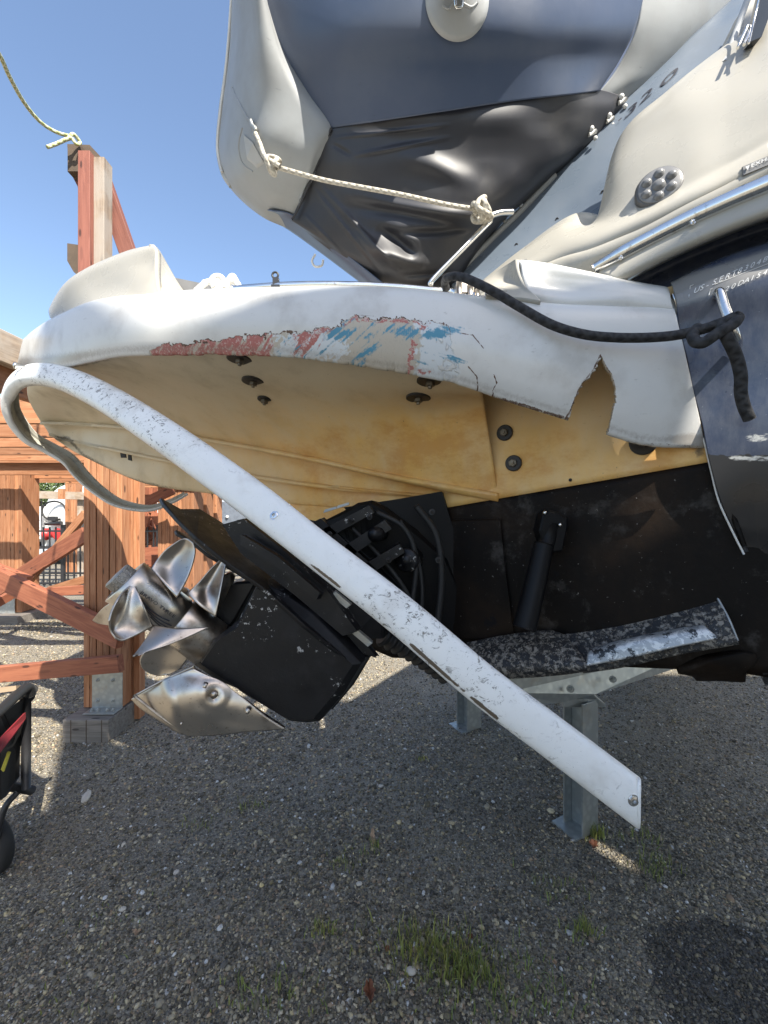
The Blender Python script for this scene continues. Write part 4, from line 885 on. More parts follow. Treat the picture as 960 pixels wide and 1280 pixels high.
# ================================================================ loose rub strip hanging off the platform
def strip():
    # (px, py, distance, outward normal, half width, depth)
    K = [(815,1016,.84,(-.05,-1,.15),.038,.022),(782,991,.84,(-.05,-1,.15),.038,.023),(690,921,.855,(-.05,-1,.2),.038,.024),(600,853,.87,(-.05,-1,.25),.038,.025),(500,768,.90,(-.05,-1,.28),.038,.026),(400,690,.95,(-.05,-1,.3),.038,.027),(300,612,1.04,(-.08,-1,.3),.042,.024),
         (200,541,1.18,(-.1,-1,.35),.043,.034),(130,497,1.32,(-.2,-1,.5),.041,.036),(80,475,1.42,(-.5,-.8,.7),.040,.036),(42,472,1.50,(-.9,-.6,.5),.040,.036),(22,488,1.58,(-1,-.55,.1),.040,.036),(20,515,1.63,(-1,-.1,-.25),.038,.034),(38,543,1.70,(-.85,.25,-.6),.038,.030),
         (62,558,1.76,(-.5,.45,-.85),.036,.024),(86,573,1.80,(-.5,.5,-.8),.034,.02),(104,594,1.84,(-.6,.5,-.7),.032,.018),(125,613,1.88,(-.4,.5,-.8),.030,.016),(150,628,1.92,(-.2,.5,-.95),.030,.015),(185,634,1.97,(.05,.5,-1),.027,.014),(212,626,2.02,(.2,.5,-1),.024,.012),(232,616,2.07,(.3,.5,-1),.02,.010)]
    A = crv([(*P(a, b, c), *Vector(n).normalized(), w, d) for a, b, c, n, w, d in K], 420)
    cen = A[:, :3]; T = np.gradient(cen, axis=0); T /= np.linalg.norm(T, axis=1)[:, None]
    N = A[:, 3:6]; N = N - (N * T).sum(1)[:, None] * T; N /= np.linalg.norm(N, axis=1)[:, None]; S = np.cross(T, N)
    L = np.r_[0, np.cumsum(np.linalg.norm(np.diff(cen, axis=0), axis=1))]
    m1, m2 = MB(), MB(); nA = 22
    for i in range(len(A)):
        w, d = A[i, 6], A[i, 7]
        for j in range(nA + 1):
            th = math.pi * (j / nA - .5); sx = math.copysign(abs(math.sin(th)) ** .8, math.sin(th)); cz = max(math.cos(th), 0) ** .62
            m1.v.append(tuple(cen[i] + S[i] * w * sx + N[i] * d * cz))
        for x, z in ((-1, 0), (-.8, -.003), (-.62, .004), (-.55, .012), (.55, .012), (.62, .004), (.8, -.003), (1, 0)):
            m2.v.append(tuple(cen[i] + S[i] * w * x + N[i] * z))
    def trim(mb, n_):                     # square the near end off along a vertical cut
        for i in range(60):
            for j in range(n_):
                q = Vector(mb.v[i * n_ + j]); t_ = Vector(T[i]); px_ = 480 + q.x / q.y * F_PX
                if px_ > 797.5: q = q + t_ * ((px_ - 797.5) / F_PX * q.y / max(.2, abs(t_.x))) * (1 if t_.x < 0 else -1); mb.v[i * n_ + j] = tuple(q)
    trim(m1, nA + 1); trim(m2, 8)
    for i in range(len(A) - 1):
        for j in range(nA): a = i * (nA + 1) + j; m1.f.append((a, a + nA + 1, a + nA + 2, a + 1)); m1.sm.append(True)
        for j in range(7): a = i * 8 + j; m2.f.append((a, a + 1, a + 9, a + 8)); m2.sm.append(False)
    # worn lower edge, black scuffs along the arris
    side = np.tile(np.arange(nA + 1) / nA, len(A)); LL = np.repeat(L, nA + 1)
    pxx = np.array(m1.v); px = 480 + pxx[:, 0] / pxx[:, 1] * F_PX
    worn = np.maximum(np.exp(-((side - LOW - .05 * (fbm(LL * 5, LL * 0, 9) - .5)) / .05) ** 2), np.exp(-((side - LOW2) / .09) ** 2) * .0) * (.25 + .75 * sst(340, 460, px) * sst(720, 600, px)) * (.15 + 1.15 * sst(.40, .62, fbm(LL * 16, LL * 0, 3, 4)))
    m1.at = dict(edge=worn)
    root = thing('loose_rub_strip', P(480, 750, .92), 'long white scuffed rub strip torn off the platform and hanging diagonally across the drive', 'rub strip')
    m1.build('strip_face', 'strip', root, solid=.004, off=-1)
    e = MB(); n_ = nA + 1; e.add([Vector(m1.v[j]) for j in range(n_)], [tuple(range(n_))]); e.build('strip_end', 'strip', root)
    m2.build('strip_channel', 'strip_back', root)
    for i in (12, 262 if 0 else 196):
        pass
    def sb(px, py):
        q = [(abs(480 + c[0] / c[1] * F_PX - px) + abs(640 - (c[2] - 1.5) / c[1] * F_PX - py), i) for i, c in enumerate(cen)]; i = min(q)[1]
        c = Vector(cen[i]) + Vector(N[i]) * (A[i, 7] + .001)
        mb = MB(); n = Vector(N[i]); mb.lathe(c, n, [(-.004, .0125), (.0015, .0125), (.003, .011), (.003, .0005)], 24, False); mb.lathe(c, n, [(.002, .0095), (.006, .0085), (.0065, .0045), (.003, .004), (.003, .0005)], 6, False); mb.build('strip_bolt', 'chrome', root)
    sb(351, 650); sb(782, 985)
    MB().lathe(P(30, 459, 1.47), (-1, -.3, .1), [(-.02, .006), (.02, .006), (.021, .012), (.028, .011), (.03, .006)], 10).build('strip_bolt', 'chrome', root)
LOW, LOW2 = .20, .5
strip()

# ================================================================ inflatable tender standing on its side on the platform
tender = thing('inflatable_tender', P(520, 350, 1.45), 'grey and navy inflatable dinghy carried on its side on the swim platform', 'dinghy')
# bow tube: outer seam -> bulge -> inner seam
tube_rows = [
 [(292,-30,1.42),(288,60,1.48),(278,140,1.55),(274,190,1.6),(284,226,1.62),(303,250,1.62),(330,271,1.61),(356,283,1.60),(380,296,1.6)],
 [(293,-30,1.36),(290,60,1.42),(281,140,1.48),(278,190,1.52),(288,222,1.54),(306,243,1.55),(332,262,1.55),(354,272,1.55),(372,280,1.56)],
 [(302,-30,1.24),(302,60,1.30),(298,135,1.36),(296,182,1.40),(306,210,1.42),(322,230,1.44),(342,248,1.46),(358,258,1.48),(368,268,1.5)],
 [(318,-30,1.16),(324,60,1.22),(328,130,1.28),(332,172,1.31),(342,196,1.34),(352,214,1.37),(362,230,1.40),(370,244,1.43),(374,254,1.45)],
 [(326,-30,1.16),(344,60,1.22),(364,120,1.27),(382,155,1.30),(386,180,1.32),(385,200,1.345),(383,218,1.375),(380,234,1.41),(376,248,1.43)],
 [(322,-30,1.20),(350,60,1.25),(382,116,1.29),(412,158,1.32),(404,182,1.34),(396,204,1.37),(389,224,1.40),(381,240,1.43),(372,262,1.46)],
 [(340,-30,1.26),(368,60,1.31),(400,120,1.35),(430,165,1.38),(424,190,1.40),(414,210,1.42),(404,230,1.44),(394,248,1.46),(382,268,1.48)]]
btube = grid(tube_rows, 130, 110).build('bow_tube', 'pvc_grey', tender, solid=.004, off=1)
MB().tube([P(295,-30,1.40), P(290,40,1.45), P(285,90,1.49), P(278,140,1.53), P(274.5,185,1.57), P(280,215,1.58), P(290,232,1.59)], .0135, 12, 90).build('rubbing_strake', 'pvc_patch', tender)
MB().tube([P(291,-30,1.385), P(286.5,40,1.435), P(282,90,1.475), P(275.5,140,1.515), P(272,185,1.555), P(277.5,215,1.565)], .005, 8, 90).build('strake_bead', 'deck_white', tender)
# top side of the tubes, seen only from elsewhere
grid([[(304,-30,1.52),(292,190,1.68),(346,262,1.70),(470,340,1.66)],[(330,-60,1.9),(300,150,1.95),(340,220,1.95),(447,300,1.9)],[(500,-40,2.0),(500,100,2.05),(500,200,2.05),(540,300,2.0)],[(940,-60,1.6),(880,40,1.62),(750,180,1.68),(600,330,1.75)]], 40, 30).build('inner_side', 'pvc_navy', tender, solid=.01)
# navy bottom
NV_ = [
 [(322,-40,1.20),(420,-40,1.12),(520,-40,1.08),(640,-40,1.09),(740,-40,1.16),(812,-40,1.24)],
 [(345,50,1.25),(430,40,1.16),(530,35,1.12),(640,30,1.13),(735,30,1.20),(796,30,1.28)],
 [(378,110,1.29),(450,95,1.21),(540,88,1.18),(645,80,1.19),(725,76,1.25),(775,74,1.32)],
 [(414,160,1.32),(470,152,1.26),(550,140,1.23),(645,126,1.24),(715,118,1.28),(749,114,1.34)]]
navy = grid(NV_, 120, 60).build('navy_bottom', 'pvc_navy', tender, solid=.004, off=1)
# glossy black bow fabric, sagging in folds
BK = [
 [(414,159,1.325),(470,150,1.265),(550,139,1.235),(645,125,1.245),(715,116,1.29),(748,112,1.345),(790,124,1.40)],
 [(410,166,1.33),(470,166,1.28),(550,158,1.25),(640,146,1.26),(705,140,1.31),(745,136,1.36),(778,140,1.41)],
 [(402,186,1.35),(465,195,1.30),(545,196,1.28),(625,192,1.30),(690,184,1.35),(728,176,1.40),(756,166,1.43)],
 [(393,210,1.38),(455,228,1.33),(530,238,1.31),(600,246,1.33),(655,236,1.39),(690,216,1.43),(720,198,1.46)],
 [(384,232,1.41),(450,252,1.36),(515,272,1.35),(575,284,1.37),(620,276,1.43),(652,254,1.46),(680,234,1.48)],
 [(374,252,1.44),(440,280,1.39),(500,304,1.38),(555,316,1.41),(595,306,1.46),(622,284,1.49),(645,264,1.51)],
 [(365,274,1.47),(425,306,1.44),(480,336,1.44),(530,352,1.46),(565,346,1.50),(590,326,1.53),(610,306,1.55)],
 [(365,276,1.5),(415,315,1.50),(460,350,1.52),(505,368,1.54),(545,372,1.56),(572,362,1.58),(592,345,1.60)]]
def folds(B):
    px, py = B[..., 0], B[..., 1]; d = 0
    def ridge(x0, y0, x1, y1, w, h, sag=0):
        vx, vy = x1 - x0, y1 - y0; t = np.clip(((px - x0) * vx + (py - y0) * vy) / (vx * vx + vy * vy), 0, 1); q = (px - x0 - t * vx) * vy - (py - y0 - t * vy) * vx; q = q / math.hypot(vx, vy); r_ = np.hypot(px - x0 - t * vx, py - y0 - t * vy) * np.sign(q) + sag * np.sin(math.pi * t)
        return h * np.exp(-(r_ / w) ** 2) * np.sin(math.pi * np.clip(t * .9 + .05, 0, 1))
    d = d - ridge(425, 240, 620, 272, 9, .014, 6) + ridge(440, 258, 600, 290, 8, .012, -5) - ridge(440, 290, 530, 330, 10, .028, 8) + ridge(470, 285, 520, 322, 8, .022, -4)
    d = d + ridge(490, 290, 590, 285, 5, .012, 3) - ridge(500, 190, 600, 230, 14, .012) + ridge(416, 180, 440, 195, 3, .005) - ridge(440, 195, 560, 172, 3, .006) - ridge(420, 172, 560, 156, 2.5, .005)
    d = d - ridge(400, 232, 505, 345, 3, .008) - ridge(392, 236, 480, 345, 2.4, .006) - ridge(380, 268, 445, 335, 2.4, .006) + ridge(505, 345, 570, 340, 3, .008)
    d = d + (fbm(px * .014, py * .02, 41, 2) - .5) * .02
    B = B.copy(); B[..., 2] += d * 1.1; return B
bowf = grid(BK, 220, 200, jit=folds).build('bow_fabric', 'pvc_black', tender, solid=.004, off=1)
for pts in ([(414,160),(408,176),(396,206),(384,236),(372,262),(365,274)],): MB().tube([P(x, y, 1.315 + (y - 160) / 114 * .14) for x, y in pts], .004, 6, 40).build('seam_tape', 'pvc_black', tender)
# lower navy tube below the bow
grid([[(330,268,1.62),(362,287,1.60),(400,314,1.58),(440,344,1.56),(470,366,1.55)],[(332,262,1.56),(364,274,1.52),(402,302,1.50),(440,332,1.49),(472,360,1.49)],[(340,262,1.5),(366,268,1.49),(408,298,1.47),(450,330,1.46),(490,362,1.46)]], 50, 16).build('lower_tube', 'pvc_navy', tender, solid=.004, off=1)
# stern tube, grey, on the right
SG = [[(803,-40,1.27),(796,30,1.31),(772,84,1.355),(749,115,1.375)],[(845,-40,1.28),(835,30,1.32),(800,90,1.365),(766,119,1.385)],[(890,-40,1.32),(868,30,1.36),(824,92,1.40),(784,125,1.41)],[(935,-40,1.42),(900,30,1.45),(852,90,1.47),(800,130,1.46)],[(950,-40,1.5),(915,30,1.52),(870,90,1.52),(810,132,1.5)]]
grid(SG, 60, 60).build('stern_tube', 'pvc_grey', tender, solid=.004, off=1)
for x, y in ((738,168),(760,152),(775,130)):
    mb = MB(); c = surf([panel, bowf], x, y, .008)[0]; mb.tube([c + Vector((-.012, 0, .0)), c + Vector((.012, 0, .012))], .007, 8, smooth_path=False).ball(c + Vector((-.006, -.006, .014)), .009, 8).ball(c + Vector((.01, 0, -.012)), .007, 8)
    mb.build('snap_fitting', 'deck_white', boat)
# round patch with its ring
def NP(x, y): return surf(navy, x, y, .003)[0]
mb = MB(); ring = [NP(571 + 39 * math.cos(a) * 1.0, 2 + 50 * math.sin(a)) for a in [i * 2 * math.pi / 48 for i in range(48)]]
inn = [NP(571 + 33 * math.cos(a), 2 + 43 * math.sin(a)) + Vector((0, -.003, 0)) for a in [i * 2 * math.pi / 48 for i in range(48)]]
mb.add(ring + inn + [NP(571, 2) + Vector((0, -.006, 0))], [(i, (i + 1) % 48, 48 + (i + 1) % 48, 48 + i) for i in range(48)] + [(48 + i, 48 + (i + 1) % 48, 96) for i in range(48)], True)
pt = mb.build('round_patch', 'pvc_patch', tender, solid=.003)
MB().tube([NP(568, -12) + Vector((0, -.01, 0)), NP(568, 14) + Vector((0, -.012, 0)), NP(572, 18) + Vector((0, -.014, 0)), NP(576, 14) + Vector((0, -.012, 0)), NP(576, -12) + Vector((0, -.01, 0))], .004, 8, 30).build('patch_ring', 'chrome', pt)
MB().tube([NP(552, 12) + Vector((0, -.006, 0)), NP(560, 16) + Vector((0, -.007, 0)), NP(566, 10) + Vector((0, -.008, 0))], .003, 6).tube([NP(578, 10) + Vector((0, -.008, 0)), NP(588, 14) + Vector((0, -.007, 0)), NP(596, 8) + Vector((0, -.006, 0))], .003, 6).build('patch_fold', 'pvc_patch', pt)
# tow eye on the bow tube
te = MB(); te.prism([surf(btube, x, y, .006)[0] for x, y in ((306,168),(318,178),(330,200),(322,206),(310,196))], (0, .012, 0), bev=.003); te.build('tow_patch', 'pvc_patch', tender)
MB().tube([surf(btube, x, y, .008)[0] for x, y in ((316,152),(318,158),(322,163),(320,170))], .006, 8).build('tow_eye', 'galv', tender)
MB().tube([surf(btube, x, y, .001)[0] for x, y in ((291,110),(300,130),(310,148),(318,156))], .0035, 6, 40).build('tube_crease', 'pvc_grey', tender)
MB().tube([surf(btube, x, y, .0)[0] for x, y in ((303,160),(299,176),(299,190),(304,205),(316,214))], .003, 6, 40).build('tube_crease', 'pvc_grey', tender)
# strap loop below the tender
MB().tube([P(394,318,1.5), P(390,326,1.5), P(394,333,1.5), P(402,332,1.5), P(404,325,1.5)], .004, 8, 40).build('hanging_loop', 'deck_white', tender)
# stays of the carrying frame
MB().tube([P(538,356,1.30), P(545,345,1.30), P(606,283,1.32), P(613,276,1.32)], .0085, 12, 50).tube([P(608,272,1.32), P(625,266,1.33), P(641,265,1.34)], .0085, 10, 30).build('stay_tube', 'chrome', boat)
MB().tube([surf(panel, x, y, .004)[0] for x, y in ((566,350),(584,331),(606,309),(626,289),(650,266),(672,243),(694,220))], .011, 10, 60).build('panel_seal', 'pvc_grey', boat)
for x, y in ((652, 262), (580, 333), (632, 281)): MB().lathe(surf(panel, x, y, .016)[0], (-.3, -1, 0), [(0, .008), (.006, .007), (.007, .003)], 10).build('seal_screw', 'galv', boat)

# ---- ropes
def knot(mb, c, R_, r, turns=3, ax_=(1, 0, .2), seed=0):
    c = Vector(c); a = Vector(ax_).normalized(); u = a.orthogonal().normalized(); w = a.cross(u)
    for k in range(turns):
        o = (k - (turns - 1) / 2) * r * 1.7; tilt = .35 * (1 if k % 2 else -1)
        mb.tube([c + a * (o + math.sin(t) * R_ * tilt) + (u * math.cos(t) + w * math.sin(t)) * R_ for t in [i * math.pi / 6 for i in range(12)]], r, 10, 60, closed=True)
    mb.tube([c + a * (math.sin(2 * t) * R_ * .9) + (u * math.cos(t) + w * math.sin(t)) * R_ * 1.25 for t in [i * math.pi / 6 for i in range(12)]], r, 10, 70, closed=True)
rp = thing('tender_rope', P(480, 240, 1.2), 'beige braided rope tied from the dinghy bow eye to the steel stay', 'rope')
mb = MB().tube([P(316,158,1.34), P(321,170,1.30), P(326,182,1.29), P(328,192,1.29), P(333,200,1.29), P(341,207,1.27), P(350,210,1.27), P(400,224,1.26), P(440,232,1.25), P(500,243,1.25), P(560,256,1.27), P(600,262,1.30)], .0066, 12, 160)
mb.tube([P(326,182,1.30), P(331,195,1.26), P(340,202,1.25), P(350,208,1.25)], .0066, 10, 30); mb.build('rope_length', 'rope_beige', rp)
mb = MB(); knot(mb, P(341, 207, 1.27), .016, .0075, 2, (1, 0, -.4)); mb.build('rope_knot', 'rope_beige', rp)
mb = MB(); knot(mb, P(602, 263, 1.29), .024, .0078, 3, (.9, 0, .35)); mb.build('rope_knot', 'rope_beige', rp)
br = thing('mooring_rope', P(760, 400, .92), 'black braided rope slung from the platform cleat to the steel eye on the navy hull', 'rope')
mb = MB().tube([P(558,362,1.12), P(556,352,1.10), P(562,346,1.06), P(575,346,1.04), P(592,352,1.02), P(620,366,1.0), P(650,384,.985), P(690,406,.96), P(730,418,.945), P(770,422,.935), P(810,422,.925), P(845,419,.91), P(880,411,.885), P(905,402,.865), P(918,396,.858)], .0105, 12, 260)
mb.build('rope_length', 'rope_black', br)
mb = MB().tube([P(918,396,.858), P(922,398,.858), P(915,406,.852), P(895,418,.856), P(880,428,.862), P(869,427,.875), P(866,418,.89), P(872,410,.90)], .0115, 12, 90)
mb.tube([P(900,404,.87), P(905,415,.86), P(913,430,.86), P(921,448,.868), P(926,470,.875), P(926,490,.885), P(930,508,.89), P(937,524,.895)], .0118, 12, 120); mb.build('rope_knot', 'rope_black', br)

# ================================================================ galvanised stand under the hull
st = thing('boat_stand', G(728, 1034), 'galvanised steel post and channel cradle under the navy hull, nearest post', 'boat stand')
def ibeam(root, px0, px1, ytop, base, Y, name='post'):
    x0 = (px0 - 480) / F_PX * Y; x1 = (px1 - 480) / F_PX * Y; zt = 1.5 + (640 - ytop) / F_PX * Y; c = Vector(((x0 + x1) / 2, Y, zt / 2)); w = x1 - x0; rot = Matrix.Rotation(R(28), 3, 'Z')
    mb = MB(); d = w * .9
    for off, sz in ((Vector((0, -d / 2, 0)), (w, .008, zt)), (Vector((0, d / 2, 0)), (w, .008, zt)), (Vector((0, 0, 0)), (.007, d - .01, zt))): mb.box(c + rot @ off, sz, rot)
    o = mb.build(name, 'galv', root, bevel=.0015)
    MB().box((c.x - .03, c.y, .008), (w * 1.35, w * 1.2, .010), rot).build('base_plate', 'galv', root); return o
ibeam(st, 711, 740, 872, 1034, 1.98)
mb = MB(); a = [P(630,846,1.62), P(634,872,1.62), P(705,872,1.78), P(740,866,1.86), P(858,834,2.3), P(880,822,2.4), P(880,812,2.4), P(760,828,1.95)]
mb.prism([P(628,843,1.66), P(631,866,1.66), P(676,880,1.75), P(700,879,1.80), P(745,868,1.88), P(868,828,2.3), P(868,812,2.3)], (0.03, .05, 0), bev=.002); mb.build('channel', 'galv', st, bevel=.002)
MB().prism([P(640,874,1.75), P(716,930,1.92), P(718,942,1.92), P(650,893,1.75)], (0, .04, 0)).build('diagonal_brace', 'galv', st)
MB().prism([P(704,874,1.93), P(748,874,1.95), P(757,880,1.97), P(757,884,1.97), P(704,884,1.93)], (0, .1, 0)).build('cap_plate', 'galv', st)
for x, y in ((713, 861), (766, 849)): bolt(st, P(x, y, 1.79 if x < 740 else 1.90), (-.3, -1, 0), .010, .016, 'galv', tall=.01)
st2 = thing('boat_stand', G(586, 909), 'galvanised steel stand post farther back under the drive, short in view', 'boat stand')
ibeam(st2, 575, 597, 790, 909, 2.9)
for o in (st, st2): o['group'] = 'galvanised stands under the boat'
# ================================================================ timber racks
def board_post(root, x, y, z0, z1, n, t, depth, rotz=0, mat='cedar', gap=.0035):
    rot = Matrix.Rotation(rotz, 3, 'Z'); o = None
    for i in range(n):
        c = Vector((x, y, 0)) + rot @ Vector(((i - (n - 1) / 2) * (t + gap), random.uniform(-.004, .004), 0))
        beam(root, c + Vector((0, 0, z0)), c + Vector((0, 0, z1)), depth, t, mat, 'post_board', up=rot @ Vector((1, 0, 0)))
rack = thing('timber_rack', (-3.2, 4.2, 0), 'large timber boat rack with laminated posts at the left, nearest the camera', 'rack', 'timber boat racks')
# nearest post: two bundles of boards on a block
pb = G(128, 912)
board_post(rack, -1.93, 2.91, .16, 2.14, 6, .041, .11)
board_post(rack, -1.797, 3.01, .02, 2.14, 2, .047, .07)
MB().box((pb.x + .005, pb.y + .0, .075), (.30, .34, .15)).build('footing_block', 'greywood', rack, bevel=.006)
for k in range(3): MB().box((pb.x - .09 + k * .1, pb.y - .17, .075), (.004, .004, .15)).build('block_joint', 'bark', rack)
for k, x in enumerate((-1.945, -1.842)):
    mb = MB(); yf = 2.848
    mb.box((x, yf, .28), (.105, .006, .24)).box((x, yf - .045, .160), (.105, .095, .006)); 
    br_ = mb.build('steel_bracket', 'galv', rack, bevel=.001)
    for z in (.21, .35): bolt(br_, (x - .015, yf - .004, z), (0, -1, 0), .010, .016, 'galv')
    for q in (-.02, .02): bolt(br_, (x + q, yf - .05, .165), (0, 0, 1), .010, .016, 'galv')
# second post
p2 = G(17, 775)
board_post(rack, p2.x - .03, p2.y + .1, .12, 2.14, 7, .050, .3)
MB().box((p2.x, p2.y, .05), (.55, .5, .12)).build('footing_block', 'greywood', rack, bevel=.006)
MB().box((p2.x - .03, p2.y - .07, .22), (.22, .008, .26)).build('steel_bracket', 'galv', rack)
p3 = Vector((-7.6, 10.2, 0)); board_post(rack, p3.x, p3.y, .0, 2.2, 4, .06, .25)
# joists under the deck, and the deck itself
yj = 3.07; k = 0
while yj < 9.4:
    beam(rack, (-2.9 - yj * .55, yj, 2.245), (-1.98, yj, 2.245), .045, .19, 'cedar', 'joist'); yj += .56; k += 1
yj = 2.2
while yj < 9.6:
    yj += .29
beam(rack, (-1.93, 1.65, 2.33), (-1.93, 9.4, 2.33), .06, .16, 'oldwood', 'bearer')
beam(rack, (-1.995, 1.78, 2.22), (-1.995, 9.4, 2.22), .045, .20, 'cedar', 'bearer')
beam(rack, (-2.35, 1.95, 2.02), (-1.98, 1.95, 2.02), .05, .09, 'oldwood', 'bearer')
# upper post above the deck
def up_board(x0, x1, y0, y1, Y, mat, th=.09, name='post_board'):
    a = P((x0 + x1) / 2, y0, Y); b = P((x0 + x1) / 2, y1, Y); w = (x1 - x0) / F_PX * Y; beam(rack, Vector((a.x, Y + th / 2, b.z)), Vector((a.x, Y + th / 2, a.z)), th, w, mat, name, up=(1, 0, 0))
up_board(97, 112, 188, 480, 2.8, 'darkred', .09); up_board(112.5, 130, 196, 480, 2.84, 'oldwood', .09); up_board(84, 100, 180, 214, 2.86, 'bark', .09, 'post_cap')
MB().prism([P(84,180,2.9), P(112,181,2.9), P(126,196,2.9), P(126,215,2.9), P(100,215,2.9), P(86,212,2.9)], (0, .09, 0)).build('post_cap', 'bark', rack)
MB().prism([P(86,212,2.95), P(99,214,2.95), P(99,245,2.95), P(97,233,2.95)], (0, .06, 0)).build('post_cap', 'redwood', rack)
MB().prism([P(84,304,2.9), P(98,306,2.9), P(98,345,2.9), P(92,340,2.9), P(84,326,2.9)], (0, .09, 0)).build('post_block', 'bark', rack)
beam(rack, P(126, 218, 2.98), P(172, 350, 2.98), .05, .11, 'darkred', 'brace', up=(0, 1, 0), roll=R(90))
# braces and rails
def br3(a, b, w, t, mat='redwood'): beam(rack, a, b, t, w, mat, 'brace', up=(0, 0, 1))
br3(P(-60, 693, 3.3), P(151, 797, 2.66), .14, .05); br3(P(-120, 853, 2.9), P(151, 829, 2.66), .105, .05)
br3(P(-60, 812, 6.2) if 0 else P(-40, 700, 4.4), P(36, 730, 4.2), .16, .06)
br3(P(-10, 742, 5.2), P(107, 668, 4.6), .17, .05); beam(rack, P(20, 745, 5.6), P(107, 642, 5.2), .05, .10, 'cedar', 'brace')
br3(P(28, 742, 4.9), P(107, 737, 4.6), .10, .05); beam(rack, P(62, 738, 6.6), P(107, 724, 6.4), .05, .12, 'cedar', 'brace')
beam(rack, P(-10, 757, 4.6), P(20, 740, 4.9), .05, .10, 'redwood', 'brace')
# farther rack, seen between the near post and the drive
rack2 = thing('timber_rack', (-3.0, 8.0, 0), 'farther timber boat rack with crossed braces seen between the near post and the propeller', 'rack', 'timber boat racks')
board_post(rack2, P(222, 640, 5.6).x, 5.7, 0, 2.2, 9, .05, .3); board_post(rack2, P(252, 640, 7.6).x, 7.7, 0, 2.2, 4, .055, .3); board_post(rack2, P(266, 640, 9.4).x, 9.5, 0, 2.2, 4, .055, .3)
board_post(rack2, P(187, 640, 8.6).x, 8.6, 0, 2.2, 3, .07, .2, mat='redwood')
for a, b in (((176, 655, 8.4), (204, 672, 8.4)), ((176, 679, 8.5), (204, 660, 8.5)), ((176, 690, 7.2), (206, 688, 7.2)), ((176, 700, 6.2), (206, 699, 6.2)), ((186, 640, 8.3), (176, 668, 8.3)), ((189, 636, 8.3), (202, 662, 8.3))): beam(rack2, P(*a), P(*b), .05, .14, 'redwood', 'brace')
for k in range(9): beam(rack2, (-5.4, 5.4 + k * .56, 2.06), (-2.3, 5.4 + k * .56, 2.06), .045, .16, 'cedar', 'joist')
beam(rack2, P(178, 630, 5.2), P(216, 612, 5.2), .05, .12, 'redwood', 'brace')
# third rack: weathered frame beyond the fence
rack3 = thing('timber_rack', (-7.0, 10.0, 0), 'weathered grey timber frame with a short red post, in front of the white tanker', 'rack', 'timber boat racks')
beam(rack3, P(28, 618, 9.4), P(107, 620, 9.4), .12, .17, 'oldwood', 'cross_beam'); beam(rack3, P(77, 611, 9.3), P(77, 624, 9.3), .09, .10, 'cedar', 'short_post', up=(1, 0, 0))
beam(rack3, P(36, 625, 9.6), P(36, 665, 9.6) , .10, .17, 'redwood', 'post_board', up=(1, 0, 0)); 
q = P(36, 640, 9.7); beam(rack3, (q.x, q.y, 0), (q.x, q.y, 1.6), .1, .17, 'redwood', 'post_board', up=(1, 0, 0)); q = P(102, 640, 9.5); beam(rack3, (q.x, q.y, 0), (q.x, q.y, 1.95), .1, .13, 'oldwood', 'post_board', up=(1, 0, 0))
# lime rope tied on the upper post
rl = thing('lime_rope', P(90, 172, 2.8), 'thin yellow-green rope tied round the top of the tall timber post', 'rope')
MB().tube([P(-30, 20, 2.0), P(0, 70, 2.2), P(12, 96, 2.35), P(30, 128, 2.55), P(50, 152, 2.68), P(70, 165, 2.76), P(90, 171, 2.8)], .011, 10, 110).build('rope_length', 'rope_lime', rl)
MB().tube([P(59, 184, 2.7), P(70, 180, 2.74), P(88, 173, 2.78), P(95, 180, 2.8), P(100, 178, 2.84), P(92, 168, 2.8), P(86, 172, 2.78)], .011, 10, 70).build('rope_knot', 'rope_lime', rl)

# ================================================================ fence, tanker, shed, trees
fen = thing('iron_fence', (-7, 8.3, 0), 'black iron picket fence in front of the white tanker', 'fence')
for z in (.08, .28, 1.12): MB().box((-6.4, 8.3, z), (4.4, .035, .035)).build('fence_rail', 'black_iron', fen)
for i in range(36): MB().box((-8.5 + i * .122, 8.3, .62), (.022, .022, 1.16)).build('picket', 'black_iron', fen)
for i in range(3): MB().box((-8.3 + i * 1.9, 8.3, .62), (.06, .06, 1.25)).build('fence_post', 'black_iron', fen)
tk = thing('tanker_truck', (-9.5, 12.5, 0), 'white tanker truck with a red hose reel and ladder behind the fence', 'truck')
tc = P(72, 643, 12.0); ta_ = Vector((.35, .94, 0)).normalized()
MB().lathe(tc + Vector((.25, 0, -.02)), ta_, [(-.22, .1), (-.18, .55), (-.08, .80), (0, .86), (.1, .88), (4.6, .88), (4.8, .7)], 40).build('tank', 'white', tk)
MB().box(tc + Vector((-.75, .1, -.25)), (.75, .4, .95)).build('side_cabinet', 'white', tk, bevel=.03)
MB().box(tc + Vector((-.75, -.12, .12)), (.30, .03, .06)).build('cabinet_vent', 'black_iron', tk)
lad = MB()
for x in (-.42, -.30): lad.tube([tc + Vector((x, -.2, -.8)), tc + Vector((x, -.2, .62))], .014, 8, smooth_path=False)
for i in range(6): lad.tube([tc + Vector((-1.1, -.2, -.7 + i * .22)), tc + Vector((-.36, -.2, -.7 + i * .22))], .010, 6, smooth_path=False)
lad.build('ladder', 'black_iron', tk)
MB().tube([tc + Vector((.12 + .34 * math.cos(a), -.28, .10 + .27 * math.sin(a))) for a in [i * math.pi / 6 for i in range(11)]], .025, 8, 60).build('hose', 'rubber', tk)
MB().lathe(tc + Vector((.12, -.35, -.55)), (1, 0, 0), [(-.16, .17), (-.14, .17), (-.12, .10), (.12, .10), (.14, .17), (.16, .17)], 20).build('hose_reel', 'red', tk)
MB().box(tc + Vector((.1, -.3, -.12)), (.22, .1, .12)).tube([tc + Vector((-.1, -.3, -.25)), tc + Vector((.35, -.3, -.25))], .06, 10, smooth_path=False).build('valve_box', 'black_iron', tk)
